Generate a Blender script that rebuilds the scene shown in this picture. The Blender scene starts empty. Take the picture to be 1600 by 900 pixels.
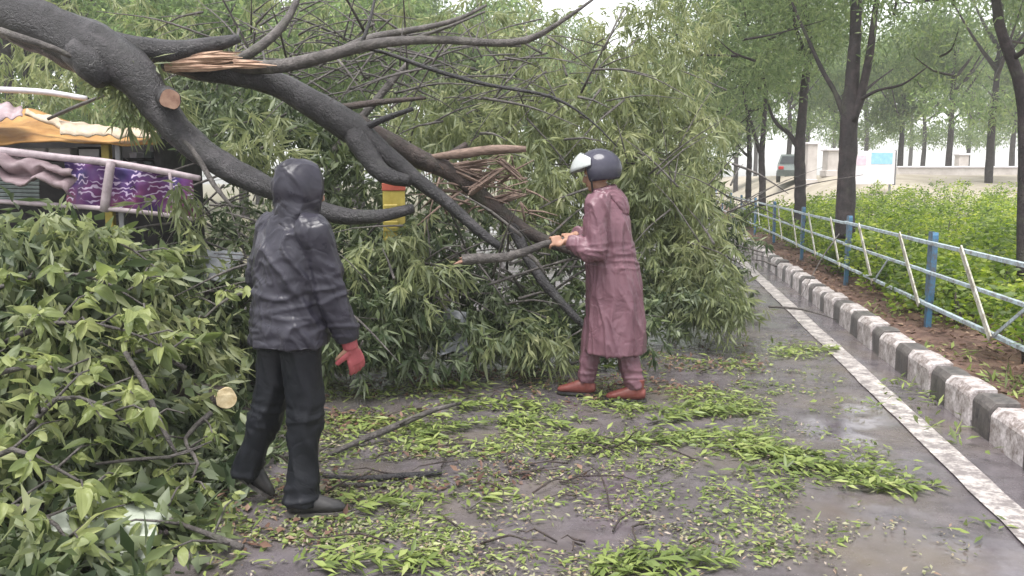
import bpy, bmesh, math, random
import numpy as np
from mathutils import Vector, Matrix, Quaternion, noise

# ------------------------------------------------------------------ camera, sky, sun, exposure
SC = bpy.context.scene
COL = SC.collection
F_PX, PITCH, CAM_H = 1350.0, math.atan((450 - 278) / 1350.0), 1.58
cam_d = bpy.data.cameras.new("camera")
cam_d.sensor_width = 36.0
cam_d.lens = 36.0 * F_PX / 1600.0
cam_d.clip_start = 0.05
cam_d.clip_end = 2000.0
cam = bpy.data.objects.new("camera", cam_d)
cam.location = (0, 0, CAM_H)
cam.rotation_euler = (math.radians(90) - PITCH, 0, 0)
COL.objects.link(cam)
SC.camera = cam

SUN_EL, SUN_AZ = math.radians(70), math.radians(205)      # azimuth clockwise from +Y
world = bpy.data.worlds.new("World")
SC.world = world
world.use_nodes = True
wn, wl = world.node_tree.nodes, world.node_tree.links
sky = wn.new("ShaderNodeTexSky")
sky.sky_type = 'NISHITA'
sky.sun_disc = False
sky.sun_elevation = SUN_EL
sky.sun_rotation = SUN_AZ
sky.air_density = 1.0
sky.dust_density = 1.5
sky.ozone_density = 1.0
hs = wn.new("ShaderNodeHueSaturation")
hs.inputs['Saturation'].default_value = 0.12              # grey monsoon cloud cover
wl.new(sky.outputs[0], hs.inputs['Color'])
bg = wn["Background"]
bg.inputs['Strength'].default_value = 0.09
wl.new(hs.outputs[0], bg.inputs['Color'])

sun_d = bpy.data.lights.new("sun", 'SUN')
sun_d.energy = 1.5
sun_d.angle = math.radians(35)
sun_d.color = (1.0, 0.97, 0.92)
sun = bpy.data.objects.new("sun", sun_d)
sv = Vector((math.sin(SUN_AZ) * math.cos(SUN_EL), math.cos(SUN_AZ) * math.cos(SUN_EL), math.sin(SUN_EL)))
sun.rotation_euler = sv.to_track_quat('Z', 'Y').to_euler()
sun.location = sv * 50
COL.objects.link(sun)

SC.view_settings.view_transform = 'Standard'
SC.view_settings.look = 'None'
SC.view_settings.gamma = 1.0
SC.view_settings.exposure = 2.02
SC.render.engine = 'CYCLES'
SC.cycles.max_bounces = 8
SC.cycles.diffuse_bounces = 3
SC.cycles.glossy_bounces = 3
SC.cycles.transmission_bounces = 4
SC.cycles.volume_bounces = 1
SC.cycles.use_denoising = True

# ------------------------------------------------------------------ helpers: positions
random.seed(7)
RNG = np.random.default_rng(7)


def ray(px, py):
    cx, cy = (px - 800) / F_PX, (450 - py) / F_PX
    return Vector((cx, math.cos(PITCH) + cy * math.sin(PITCH), -math.sin(PITCH) + cy * math.cos(PITCH)))


def at(px, py, d):
    r = ray(px, py)
    return Vector((0, 0, CAM_H)) + r * (d / r.y)


def gnd(px, py, z=0.0):
    r = ray(px, py)
    return Vector((0, 0, CAM_H)) + r * ((z - CAM_H) / r.z)


_r = ray(1020, 278)
TH = math.atan2(_r.x, _r.y)
RD = Vector((math.sin(TH), math.cos(TH), 0))
RS = Vector((math.cos(TH), -math.sin(TH), 0))


def W(u, v, z=0.0):
    return RS * u + RD * v + Vector((0, 0, z))


def sstep(t):
    t = min(1.0, max(0.0, t))
    return t * t * (3 - 2 * t)


# ------------------------------------------------------------------ helpers: materials
def _col(c):
    return (c[0], c[1], c[2], 1.0)


def new_mat(name):
    m = bpy.data.materials.new(name)
    m.use_nodes = True
    nt = m.node_tree
    return m, nt.nodes, nt.links, nt.nodes["Principled BSDF"]


def ramp(n, l, src, stops):
    r = n.new("ShaderNodeValToRGB")
    e = r.color_ramp.elements
    while len(e) < len(stops):
        e.new(0.5)
    for k, (p, c) in enumerate(stops):
        e[k].position = p
        e[k].color = _col(c) if not isinstance(c, float) else (c, c, c, 1)
    l.new(src, r.inputs[0])
    return r.outputs[0]


def noise_tex(n, l, scale, detail=4, rough=0.6, vec=None, dist=0.0):
    t = n.new("ShaderNodeTexNoise")
    t.inputs['Scale'].default_value = scale
    t.inputs['Detail'].default_value = detail
    t.inputs['Roughness'].default_value = rough
    t.inputs['Distortion'].default_value = dist
    if vec is not None:
        l.new(vec, t.inputs['Vector'])
    return t.outputs[0]


def coords(n, l, scale=(1, 1, 1), kind='Object'):
    tc = n.new("ShaderNodeTexCoord")
    mp = n.new("ShaderNodeMapping")
    mp.inputs['Scale'].default_value = scale
    l.new(tc.outputs[kind], mp.inputs['Vector'])
    return mp.outputs[0]


def bump(n, l, b, h, strength=0.3, dist=0.01):
    bn = n.new("ShaderNodeBump")
    bn.inputs['Strength'].default_value = strength
    bn.inputs['Distance'].default_value = dist
    l.new(h, bn.inputs['Height'])
    l.new(bn.outputs[0], b.inputs['Normal'])
    return bn


def noisy_mat(name, c1, c2, scale=8.0, rough=(0.5, 0.8), bstr=0.3, bdist=0.01, stretch=(1, 1, 1), metal=0.0, spec=0.3, c3=None, detail=5):
    m, n, l, b = new_mat(name)
    v = coords(n, l, stretch)
    f = noise_tex(n, l, scale, detail, 0.65, v)
    stops = [(0.32, c1), (0.68, c2)] if c3 is None else [(0.3, c1), (0.52, c2), (0.72, c3)]
    l.new(ramp(n, l, f, stops), b.inputs['Base Color'])
    f2 = noise_tex(n, l, scale * 2.7, 4, 0.6, v)
    l.new(ramp(n, l, f2, [(0.3, rough[0]), (0.7, rough[1])]), b.inputs['Roughness'])
    b.inputs['Metallic'].default_value = metal
    b.inputs['Specular IOR Level'].default_value = spec
    f3 = noise_tex(n, l, scale * 5, 5, 0.7, v)
    bump(n, l, b, f3, bstr, bdist)
    return m


def leaf_mat(name, stops, rough=0.42, trans=0.3, spec=0.28, big=0.35):
    """leaf colours: one colour per leaf, plus slow changes through the crown"""
    m, n, l, b = new_mat(name)
    g = n.new("ShaderNodeNewGeometry")
    oi = n.new("ShaderNodeObjectInfo")
    add = n.new("ShaderNodeMath"); add.operation = 'ADD'
    l.new(g.outputs['Random Per Island'], add.inputs[0]); l.new(oi.outputs['Random'], add.inputs[1])
    fr = n.new("ShaderNodeMath"); fr.operation = 'FRACT'
    l.new(add.outputs[0], fr.inputs[0])
    nz = noise_tex(n, l, 1.9, 3, 0.6, g.outputs['Position'])
    nz = ramp(n, l, nz, [(.32, 0.0), (.68, 1.0)])
    mx = n.new("ShaderNodeMix"); mx.data_type = 'FLOAT'
    mx.inputs[0].default_value = big
    l.new(fr.outputs[0], mx.inputs[2]); l.new(nz, mx.inputs[3])
    col = ramp(n, l, mx.outputs[0], stops)
    und = n.new("ShaderNodeMix"); und.data_type = 'RGBA'
    ub = n.new("ShaderNodeMath"); ub.operation = 'MULTIPLY'; ub.inputs[1].default_value = .40
    l.new(g.outputs['Backfacing'], ub.inputs[0]); l.new(ub.outputs[0], und.inputs[0])
    l.new(col, und.inputs[6]); und.inputs[7].default_value = (.24, .27, .19, 1)
    l.new(und.outputs[2], b.inputs['Base Color'])
    b.inputs['Roughness'].default_value = rough
    b.inputs['Specular IOR Level'].default_value = spec
    tr = n.new("ShaderNodeBsdfTranslucent")
    hsv = n.new("ShaderNodeHueSaturation")
    hsv.inputs['Value'].default_value = 1.5
    hsv.inputs['Saturation'].default_value = 1.1
    l.new(col, hsv.inputs['Color']); l.new(hsv.outputs[0], tr.inputs['Color'])
    ms = n.new("ShaderNodeMixShader")
    ms.inputs[0].default_value = trans
    l.new(b.outputs[0], ms.inputs[1]); l.new(tr.outputs[0], ms.inputs[2])
    l.new(ms.outputs[0], n["Material Output"].inputs['Surface'])
    return m


M = {}
def bark_mat(name, c1, c2, c3, scale=7, rough=(.3, .65), moss=(.10, .11, .07)):
    m, n, l, b = new_mat(name)
    v = coords(n, l)
    f = noise_tex(n, l, scale, 7, .72, v, .6)
    col = ramp(n, l, f, [(.30, c1), (.5, c2), (.70, c3)])
    lich = ramp(n, l, noise_tex(n, l, scale * .35, 4, .7, v), [(.55, 0.0), (.75, .55)])
    mx = n.new("ShaderNodeMix"); mx.data_type = 'RGBA'
    l.new(lich, mx.inputs[0]); l.new(col, mx.inputs[6]); mx.inputs[7].default_value = _col(moss)
    l.new(mx.outputs[2], b.inputs['Base Color'])
    l.new(ramp(n, l, noise_tex(n, l, scale * 2, 4, .6, v), [(.3, rough[0]), (.7, rough[1])]), b.inputs['Roughness'])
    vo = n.new("ShaderNodeTexVoronoi"); vo.feature = 'DISTANCE_TO_EDGE'; vo.inputs['Scale'].default_value = scale * 4.5
    l.new(v, vo.inputs['Vector'])
    cr = ramp(n, l, vo.outputs['Distance'], [(0.0, 0.0), (.12, 1.0)])
    ad = n.new("ShaderNodeMath"); ad.operation = 'MULTIPLY_ADD'; ad.inputs[1].default_value = .14
    fine = noise_tex(n, l, scale * 5, 6, .75, v)
    l.new(cr, ad.inputs[0]); l.new(fine, ad.inputs[2])
    bump(n, l, b, ad.outputs[0], .8, .022)
    return m


M['bark_wet'] = bark_mat('bark_wet', (.006, .005, .006), (.020, .018, .021), (.062, .056, .061), 7, (.25, .5), (.045, .046, .040))
M['bark_grey'] = bark_mat('bark_grey', (.026, .022, .021), (.080, .070, .067), (.18, .16, .152), 10, (.35, .65))
M['bark_brown'] = bark_mat('bark_brown', (.014, .010, .010), (.042, .029, .026), (.095, .068, .060), 9, (.4, .7))
M['bark_park'] = bark_mat('bark_park', (.007, .005, .006), (.025, .018, .020), (.062, .045, .048), 6, (.5, .8))
M['raw_wood'] = noisy_mat('raw_wood', (.26, .15, .105), (.52, .37, .27), 14, (.5, .8), .6, .01, (1, 4, 4))
M['cut_wood'] = noisy_mat('cut_wood', (.34, .25, .13), (.62, .52, .34), 20, (.5, .8), .3, .004)
M['sawn_pink'] = noisy_mat('sawn_pink', (.22, .12, .09), (.42, .27, .20), 16, (.5, .8), .3, .004)
M['split_wood'] = noisy_mat('split_wood', (.10, .068, .055), (.27, .19, .155), 12, (.5, .8), .6, .01, (1, 5, 5))

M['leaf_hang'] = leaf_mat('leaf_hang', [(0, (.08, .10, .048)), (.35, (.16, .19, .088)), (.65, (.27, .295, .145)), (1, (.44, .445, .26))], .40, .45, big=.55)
M['leaf_dark'] = leaf_mat('leaf_dark', [(0, (.020, .034, .018)), (.45, (.052, .076, .034)), (.8, (.14, .175, .075)), (1, (.25, .275, .13))], .40, .32, big=.5)  # darker leaf copy: shade inside the fallen crown put into the colour
M['leaf_big'] = leaf_mat('leaf_big', [(0, (.05, .07, .026)), (.3, (.13, .165, .058)), (.65, (.26, .295, .115)), (1, (.44, .46, .23))], .42, .42, big=.5)
M['leaf_park'] = leaf_mat('leaf_park', [(0, (.07, .10, .05)), (.5, (.14, .19, .09)), (1, (.26, .30, .14))], .45, .68)
M['leaf_far'] = leaf_mat('leaf_far', [(0, (.07, .11, .05)), (.5, (.15, .21, .09)), (1, (.28, .33, .14))], .5, .65)
M['leaf_hedge'] = leaf_mat(spec=.25, big=.6, name='leaf_hedge', stops= [(0, (.022, .045, .010)), (.35, (.10, .165, .025)), (.68, (.27, .35, .055)), (1, (.52, .54, .12))], rough=.5, trans=.5)
M['leaf_litter'] = leaf_mat('leaf_litter', [(0, (.05, .07, .025)), (.4, (.13, .175, .05)), (.75, (.23, .28, .085)), (1, (.36, .38, .17))], .38, .25, big=.3)
M['litter_bits'] = leaf_mat('litter_bits', [(0, (.05, .055, .03)), (.3, (.14, .15, .075)), (.6, (.27, .26, .17)), (.85, (.20, .13, .09)), (1, (.42, .38, .33))], .5, .1, big=.1)
M['dry_leaf'] = leaf_mat('dry_leaf', [(0, (.055, .030, .024)), (.4, (.12, .068, .052)), (.8, (.20, .125, .09)), (1, (.32, .25, .18))], .5, .15, big=.2)

# ------------------------------------------------------------------ helpers: objects
def thing(name, label, cat, loc=(0, 0, 0), group=None):
    o = bpy.data.objects.new(name, None)
    o.empty_display_size = 0.1
    COL.objects.link(o)
    o.location = loc
    o['label'] = label
    o['category'] = cat
    if group:
        o['group'] = group
    return o


def attach(o, parent):
    if parent is not None:
        o.parent = parent
        pm = parent.matrix_basis.copy()
        q = parent
        while q.parent is not None:
            pm = q.parent.matrix_basis @ q.matrix_parent_inverse @ pm
            q = q.parent
        o.matrix_parent_inverse = pm.inverted()


def obj(name, me, mat, parent=None, smooth=True, **props):
    """link a mesh given in world coordinates as one object"""
    o = bpy.data.objects.new(name, me)
    if mat is not None and not me.materials:
        me.materials.append(mat)
    if smooth:
        me.polygons.foreach_set('use_smooth', [True] * len(me.polygons))
    COL.objects.link(o)
    attach(o, parent)
    for k, v in props.items():
        o[k] = v
    return o


def tag(o, label, cat, group=None):
    o['label'] = label
    o['category'] = cat
    if group:
        o['group'] = group
    return o


def mesh(verts, faces, name='m'):
    me = bpy.data.meshes.new(name)
    me.from_pydata([tuple(v) for v in verts], [], faces)
    me.update()
    return me


def quads_np(verts, nper_v, faces_t, name='m'):
    """verts (N,k,3); faces_t triangles on k verts"""
    N, k, _ = verts.shape
    ft = np.array(faces_t, dtype=np.int64)
    nf, fs = ft.shape
    idx = (ft[None] + (np.arange(N) * k)[:, None, None]).reshape(-1)
    me = bpy.data.meshes.new(name)
    me.vertices.add(N * k)
    me.vertices.foreach_set('co', verts.astype(np.float32).reshape(-1))
    me.loops.add(len(idx))
    me.loops.foreach_set('vertex_index', idx.astype(np.int32))
    me.polygons.add(N * nf)
    me.polygons.foreach_set('loop_start', np.arange(0, N * nf * fs, fs, dtype=np.int32))
    me.polygons.foreach_set('loop_total', np.full(N * nf, fs, dtype=np.int32))
    me.update(calc_edges=True)
    return me


def norm_np(a):
    return a / np.maximum(np.linalg.norm(a, axis=-1, keepdims=True), 1e-9)


def leaves_mesh(pos, dirs, length, width, droop=0.25, name='leaves', flat=None):
    """folded pointed leaves: 6 verts, 4 triangles each; pos (N,3) stalk ends, dirs (N,3)"""
    N = len(pos)
    d = norm_np(dirs)
    rnd = RNG.normal(size=(N, 3)) if flat is None else np.tile(np.array([0, 0, 1.0]), (N, 1)) + RNG.normal(size=(N, 3)) * flat
    side = norm_np(np.cross(d, rnd))
    nrm = np.cross(side, d)
    L = (length * np.ones(N))[:, None]
    Wd = (width * np.ones(N))[:, None]
    dr = np.zeros((N, 3)); dr[:, 2] = -1
    v = np.empty((N, 6, 3))
    mid = pos + d * L * .5 + dr * L * droop * .25
    v[:, 0] = pos
    v[:, 1] = pos + d * L * .42 + side * Wd * .5 + nrm * Wd * .18 + dr * L * droop * .2
    v[:, 2] = pos + d * L * .42 - side * Wd * .5 + nrm * Wd * .18 + dr * L * droop * .2
    v[:, 3] = mid
    v[:, 4] = pos + d * L * .96 + dr * L * droop
    v[:, 5] = pos + d * L * .97 + dr * L * droop + side * Wd * .02
    f = [(0, 1, 3), (0, 3, 2), (1, 4, 3), (3, 4, 2)]
    return quads_np(v[:, :5], 5, f, name)


def rand_dirs(n):
    return norm_np(RNG.normal(size=(n, 3)))


def tufts(centers, n_leaf, length, width, spread=0.6, down=0.9, rach=0.18, name='foliage', tufdir=None):
    """drooping compound tufts: leaflets in a spray round each centre"""
    C = np.asarray(centers)
    T = len(C)
    td = rand_dirs(T) * 0.7
    td[:, 2] -= down * 0.6
    if tufdir is not None:
        td = td + tufdir
    td = norm_np(td)
    k = np.repeat(np.arange(T), n_leaf)
    N = len(k)
    along = RNG.random(N)
    pos = C[k] + td[k] * (along * rach)[:, None] + RNG.normal(size=(N, 3)) * 0.012
    d = td[k] * 0.6 + rand_dirs(N) * spread
    d[:, 2] -= down * (0.4 + 0.6 * RNG.random(N))
    sc_ = (0.55 + 0.85 * RNG.random(T))[k]
    L = length * (0.6 + 0.8 * RNG.random(N)) * sc_
    Wd = width * (0.7 + 0.6 * RNG.random(N)) * (.4 + .6 * sc_)
    return leaves_mesh(pos, d, L, Wd, 0.15, name)


def blob_points(center, radii, n, shell=0.0):
    """points inside an ellipsoid"""
    d = rand_dirs(n)
    r = RNG.random(n) ** (1 / 3)
    if shell > 0:
        r = shell + (1 - shell) * r
    return np.array(center)[None] + d * r[:, None] * np.array(radii)[None]


def spline(pts, radii, step=0.08):
    """Catmull-Rom resample of points and radii"""
    P = [Vector(p) for p in pts]
    n = len(P)
    out, rad = [], []
    for i in range(n - 1):
        p0, p1, p2, p3 = P[max(i - 1, 0)], P[i], P[i + 1], P[min(i + 2, n - 1)]
        if i == 0: p0 = p1 * 2 - p2
        if i == n - 2: p3 = p2 * 2 - p1
        m = max(1, int((p2 - p1).length / step))
        for k in range(m):
            t = k / m
            out.append(0.5 * ((2 * p1) + (p2 - p0) * t + (2 * p0 - 5 * p1 + 4 * p2 - p3) * t * t + (3 * p1 - p0 - 3 * p2 + p3) * t ** 3))
            rad.append(radii[i] + (radii[i + 1] - radii[i]) * t)
    out.append(P[-1]); rad.append(radii[-1])
    return out, rad


def tube_geo(pts, radii, seg=8, rough=0.0, vs=None, fs=None, cap=True, freq=6.0):
    vs = [] if vs is None else vs
    fs = [] if fs is None else fs
    n = len(pts)
    t = (pts[1] - pts[0]).normalized()
    u = t.orthogonal().normalized()
    b0 = len(vs)
    for i in range(n):
        tn = (pts[min(i + 1, n - 1)] - pts[max(i - 1, 0)])
        tn = tn.normalized() if tn.length > 1e-9 else t
        q = t.rotation_difference(tn)
        u = (q @ u).normalized()
        t = tn
        w = t.cross(u)
        for k in range(seg):
            a = 2 * math.pi * k / seg
            d = u * math.cos(a) + w * math.sin(a)
            r = radii[i]
            if rough:
                q2 = pts[i] + d * r
                r *= 1 + rough * noise.noise(q2 * freq) + rough * .5 * noise.noise(q2 * freq * 2.7)
            vs.append(pts[i] + d * r)
    for i in range(n - 1):
        for k in range(seg):
            a, b = b0 + i * seg + k, b0 + i * seg + (k + 1) % seg
            fs.append((a, b, b + seg, a + seg))
    if cap:
        fs.append(tuple(b0 + k for k in reversed(range(seg))))
        fs.append(tuple(b0 + (n - 1) * seg + k for k in range(seg)))
    return vs, fs


def limb(name, pts, radii, mat, parent, seg=10, rough=0.12, step=0.08, **props):
    p, r = spline(pts, radii, step)
    vs, fs = tube_geo(p, r, seg, rough)
    return obj(name, mesh(vs, fs), mat, parent, **props)


def px_limb(name, path, mat, parent, seg=10, rough=0.12, **props):
    """path of (px, py, depth, width in px)"""
    pts = [at(a, b, d) for a, b, d, w in path]
    rad = [w * 0.5 * d / F_PX for a, b, d, w in path]
    if name in ('stem', 'side_shoot'):
        for p_, r_ in zip(pts, rad):
            p_.z = max(p_.z, r_ * .9 + .004)
    return limb(name, pts, rad, mat, parent, seg, rough, **props)


def box_geo(bm, c, s, rot=None, bevel=0.0):
    r = bmesh.ops.create_cube(bm, size=1.0)
    Mx = Matrix.Translation(Vector(c)) @ ((rot.to_4x4() if rot is not None else Matrix.Identity(4)) @ Matrix.Diagonal((s[0], s[1], s[2], 1)))
    bmesh.ops.transform(bm, matrix=Mx, verts=r['verts'])
    if bevel:
        es = list({e for v in r['verts'] for e in v.link_edges})
        bmesh.ops.bevel(bm, geom=es, offset=bevel, segments=1, affect='EDGES')


def bm_mesh(bm, name='m'):
    me = bpy.data.meshes.new(name)
    bm.to_mesh(me)
    bm.free()
    return me


def box(name, c, s, mat, parent=None, rot=None, bevel=0.004, **props):
    bm = bmesh.new()
    box_geo(bm, c, s, rot, bevel)
    return obj(name, bm_mesh(bm), mat, parent, smooth=False, **props)


def bar(name, a, b, w, h, mat, parent=None, bevel=0.003, **props):
    """rectangular bar from a to b"""
    a, b = Vector(a), Vector(b)
    q = (b - a).to_track_quat('X', 'Z').to_matrix()
    return box(name, (a + b) / 2, ((b - a).length, w, h), mat, parent, q, bevel, **props)


def sheet(name, fn, nu, nv, mat, parent=None, thick=0.0, **props):
    """grid sheet from fn(s,t) -> Vector; thickness by a second skin"""
    vs = [fn(i / nu, j / nv) for j in range(nv + 1) for i in range(nu + 1)]
    fs = [(j * (nu + 1) + i, j * (nu + 1) + i + 1, (j + 1) * (nu + 1) + i + 1, (j + 1) * (nu + 1) + i) for j in range(nv) for i in range(nu)]
    me = mesh(vs, fs)
    o = obj(name, me, mat, parent, **props)
    if thick:
        md = o.modifiers.new('solid', 'SOLIDIFY')
        md.thickness = thick
    return o
#@@SECTION SETTING
# ------------------------------------------------------------------ setting: ground, road, kerb, verge
def asphalt_mat():
    m, n, l, b = new_mat('wet_asphalt')
    v = coords(n, l)
    big = noise_tex(n, l, 0.9, 4, 0.6, v)
    mid = noise_tex(n, l, 5.0, 5, 0.65, v)
    fine = noise_tex(n, l, 110.0, 3, 0.75, v)
    c1 = ramp(n, l, mid, [(0.3, (.056, .048, .054)), (0.7, (.130, .113, .125))])
    mud = ramp(n, l, big, [(0.48, 0.0), (0.72, 1.0)])
    mx = n.new("ShaderNodeMix"); mx.data_type = 'RGBA'
    l.new(mud, mx.inputs[0]); l.new(c1, mx.inputs[6]); mx.inputs[7].default_value = (.12, .098, .082, 1)
    sp = ramp(n, l, fine, [(0.62, 0.0), (0.72, 1.0)])
    mx2 = n.new("ShaderNodeMix"); mx2.data_type = 'RGBA'
    ml = n.new("ShaderNodeMath"); ml.operation = 'MULTIPLY'; ml.inputs[1].default_value = .55
    l.new(sp, ml.inputs[0]); l.new(ml.outputs[0], mx2.inputs[0])
    l.new(mx.outputs[2], mx2.inputs[6]); mx2.inputs[7].default_value = (.24, .22, .22, 1)
    l.new(mx2.outputs[2], b.inputs['Base Color'])
    # standing water where the surface dips
    pud = noise_tex(n, l, 1.35, 3, 0.55, v)
    wet = ramp(n, l, pud, [(0.40, 0.26), (0.54, 0.04)])
    rgh = n.new('ShaderNodeMath'); rgh.operation = 'MULTIPLY_ADD'; rgh.inputs[1].default_value = .22; rgh.use_clamp = True
    l.new(ramp(n, l, noise_tex(n, l, 14, 5, .7, v), [(.4, 0.0), (.65, 1.0)]), rgh.inputs[0]); l.new(wet, rgh.inputs[2])
    l.new(rgh.outputs[0], b.inputs['Roughness'])
    b.inputs['Specular IOR Level'].default_value = 0.6
    hgt = n.new("ShaderNodeMath"); hgt.operation = 'MULTIPLY'
    dry = ramp(n, l, pud, [(0.44, 1.0), (0.56, 0.06)])
    l.new(fine, hgt.inputs[0]); l.new(dry, hgt.inputs[1])
    bump(n, l, b, hgt.outputs[0], 0.55, 0.006)
    return m


M['asphalt'] = asphalt_mat()
M['soil'] = noisy_mat('soil', (.050, .030, .024), (.125, .075, .060), 6, (.6, .9), .8, .03, c3=(.17, .115, .085))
M['far_ground'] = noisy_mat('far_ground', (.10, .095, .06), (.20, .18, .13), 1.2, (.7, .95), .5, .03)
M['pale_ground'] = noisy_mat('pale_ground', (.22, .19, .15), (.36, .32, .26), .8, (.6, .9), .4, .02)


def worn_paint(name, col, under, cover=0.45, rough=(.3, .6)):
    m, n, l, b = new_mat(name)
    v = coords(n, l)
    f = noise_tex(n, l, 9, 6, .72, v)
    g2 = noise_tex(n, l, 45, 4, .7, v)
    ad = n.new("ShaderNodeMath"); ad.operation = 'MULTIPLY_ADD'; ad.inputs[1].default_value = .5
    l.new(g2, ad.inputs[0]); l.new(f, ad.inputs[2])
    k = ramp(n, l, ad.outputs[0], [(cover + .08, 0.0), (cover + .40, 1.0)])
    mx = n.new("ShaderNodeMix"); mx.data_type = 'RGBA'
    l.new(k, mx.inputs[0]); mx.inputs[6].default_value = _col(col); mx.inputs[7].default_value = _col(under)
    l.new(mx.outputs[2], b.inputs['Base Color'])
    l.new(ramp(n, l, f, [(.3, rough[0]), (.7, rough[1])]), b.inputs['Roughness'])
    bump(n, l, b, g2, .35, .004)
    return m


M['line_paint'] = worn_paint('line_paint', (.66, .61, .58), (.17, .15, .15), .42)
M['kerb_white'] = worn_paint('kerb_white', (.70, .65, .66), (.20, .165, .155), .46)
M['kerb_black'] = worn_paint('kerb_black', (.028, .026, .030), (.13, .115, .11), .5)
M['joint'] = noisy_mat('joint', (.03, .025, .024), (.07, .06, .055), 12)


def flat_grid(x0, x1, y0, y1, nx, ny, fn):
    vs = [fn(x0 + (x1 - x0) * i / nx, y0 + (y1 - y0) * j / ny) for j in range(ny + 1) for i in range(nx + 1)]
    fs = [(j * (nx + 1) + i, j * (nx + 1) + i + 1, (j + 1) * (nx + 1) + i + 1, (j + 1) * (nx + 1) + i) for j in range(ny) for i in range(nx)]
    return mesh(vs, fs)


obj('ground', flat_grid(-170, 170, -60, 230, 20, 20, lambda x, y: Vector((x, y, -0.03))), M['far_ground'], kind='structure')
road = obj('road', flat_grid(-5.6, 2.05, -30, 190, 10, 120, lambda u, v: W(u, v, -0.004 + .004 * noise.noise(Vector((u, v, 0)) * .7))), M['asphalt'], kind='structure')


def line_fn(u, v):
    return W(u + .012 * noise.noise(Vector((v * 3, 2, 0))), v, .006 + .004 * noise.noise(Vector((u, v, 0)) * .7))


obj('road_marking', flat_grid(1.62, 1.785, 1.0, 60, 3, 300, line_fn), M['line_paint'], road)

# kerb: painted stones, one object each
kerb = obj('kerb', flat_grid(2.05, 2.19, -4, 46, 1, 50, lambda u, v: W(u, v, .03)), M['joint'], kind='structure')
RZ = Matrix.Rotation(-TH, 3, 'Z')


def kerb_stone_mesh(L, seed):
    bm = bmesh.new()
    w, h, ch = .17, .235, .035
    prof = [(-w / 2, -.05), (w / 2, -.05), (w / 2, h), (-w / 2 + ch, h), (-w / 2 + .008, h - ch), (-w / 2, h - ch - .02)]
    nl = 5
    rows = []
    for k in range(nl + 1):
        y = -L / 2 + L * k / nl
        row = []
        for (x, z) in prof:
            q = Vector((x * 7 + seed * 13, y * 7, z * 7))
            j = noise.noise(q) * .008
            e = .006 if k in (0, nl) and z > 0 else 0
            row.append(bm.verts.new((x + j, y, z + (noise.noise(q + Vector((5, 5, 5))) * .009 if z > 0 else 0) - e)))
        rows.append(row)
    for k in range(nl):
        for i in range(len(prof)):
            j = (i + 1) % len(prof)
            bm.faces.new((rows[k][i], rows[k][j], rows[k + 1][j], rows[k + 1][i]))
    bm.faces.new(list(reversed(rows[0])))
    bm.faces.new(rows[-1])
    bmesh.ops.recalc_face_normals(bm, faces=bm.faces[:])
    return bm_mesh(bm)


wm = [kerb_stone_mesh(.50 + .05 * math.sin(i * 2.3), i) for i in range(5)]
WL = [.50 + .05 * math.sin(i * 2.3) for i in range(5)]
BLn = [.22, .27, .33]
bk = [kerb_stone_mesh(BLn[i], i + 9) for i in range(3)]
for m_ in wm: m_.materials.append(M['kerb_white'])
for m_ in bk: m_.materials.append(M['kerb_black'])
v, k = .9, 0
while v < 44:
    white = k % 2 == 0
    ki = random.randrange(5) if white else random.randrange(3)
    L = WL[ki] if white else BLn[ki]
    me = wm[ki] if white else bk[ki]
    o = bpy.data.objects.new('kerb_stone', me)
    COL.objects.link(o)
    o.location = W(2.12 + random.uniform(-.008, .008), v + L / 2, random.uniform(-.02, .012))
    o.rotation_euler = (random.uniform(-.015, .015), random.uniform(-.03, .03), -TH + random.uniform(-.012, .012))
    attach(o, kerb)
    v += L + .014 + (.05 if 5.1 < v < 5.5 else 0)
    k += 1


def verge_fn(u, v):
    z = .15 + .05 * noise.noise(Vector((u, v, 0)) * 1.3) + .03 * noise.noise(Vector((u, v, 3)) * 5) + .015 * noise.noise(Vector((u, v, 5)) * 14)
    if u < 2.26: z = min(z, .17)
    return W(u, v, z)


obj('verge', flat_grid(2.19, 4.2, 1, 50, 40, 420, verge_fn), M['soil'], kind='structure')


def park_fn(u, v):
    P = W(u, v)
    z = .10 + 1.62 * sstep((P.y - 20) / 20) * sstep((u - 4.2) / 4.5) + .05 * noise.noise(Vector((u, v, 0)) * .4) * sstep((u - 4.2) / 2)
    return W(u, v, z)


obj('park_ground', flat_grid(4.2, 90, -3, 150, 90, 130, park_fn), M['pale_ground'], kind='structure')


def park_z(x, y):
    return .10 + 1.62 * sstep((y - 20) / 20) * sstep((x * RS.x + y * RS.y - 4.2) / 4.5)


# ------------------------------------------------------------------ fence
M['blue_paint'] = worn_paint('blue_paint', (.055, .17, .30), (.10, .07, .05), .56)
M['rail_paint'] = worn_paint('rail_paint', (.42, .52, .58), (.16, .13, .11), .56)
M['slat_paint'] = worn_paint('slat_paint', (.60, .60, .53), (.20, .17, .13), .50)


def v_of(px, u, py=400):
    r = ray(px, py)
    kx = r.x / r.y
    # (u*RS + v*RD).x = kx * (..).y
    return u * (kx * RS.y - RS.x) / (RD.x - kx * RD.y)


FU = 2.60
v1, v3 = v_of(1455, FU), v_of(1252, FU)
SP = (v3 - v1) / 2
fence = thing('fence', 'low blue post and rail fence with slanted white slats along the hedge', 'fence', W(FU, v1, .15))


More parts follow.
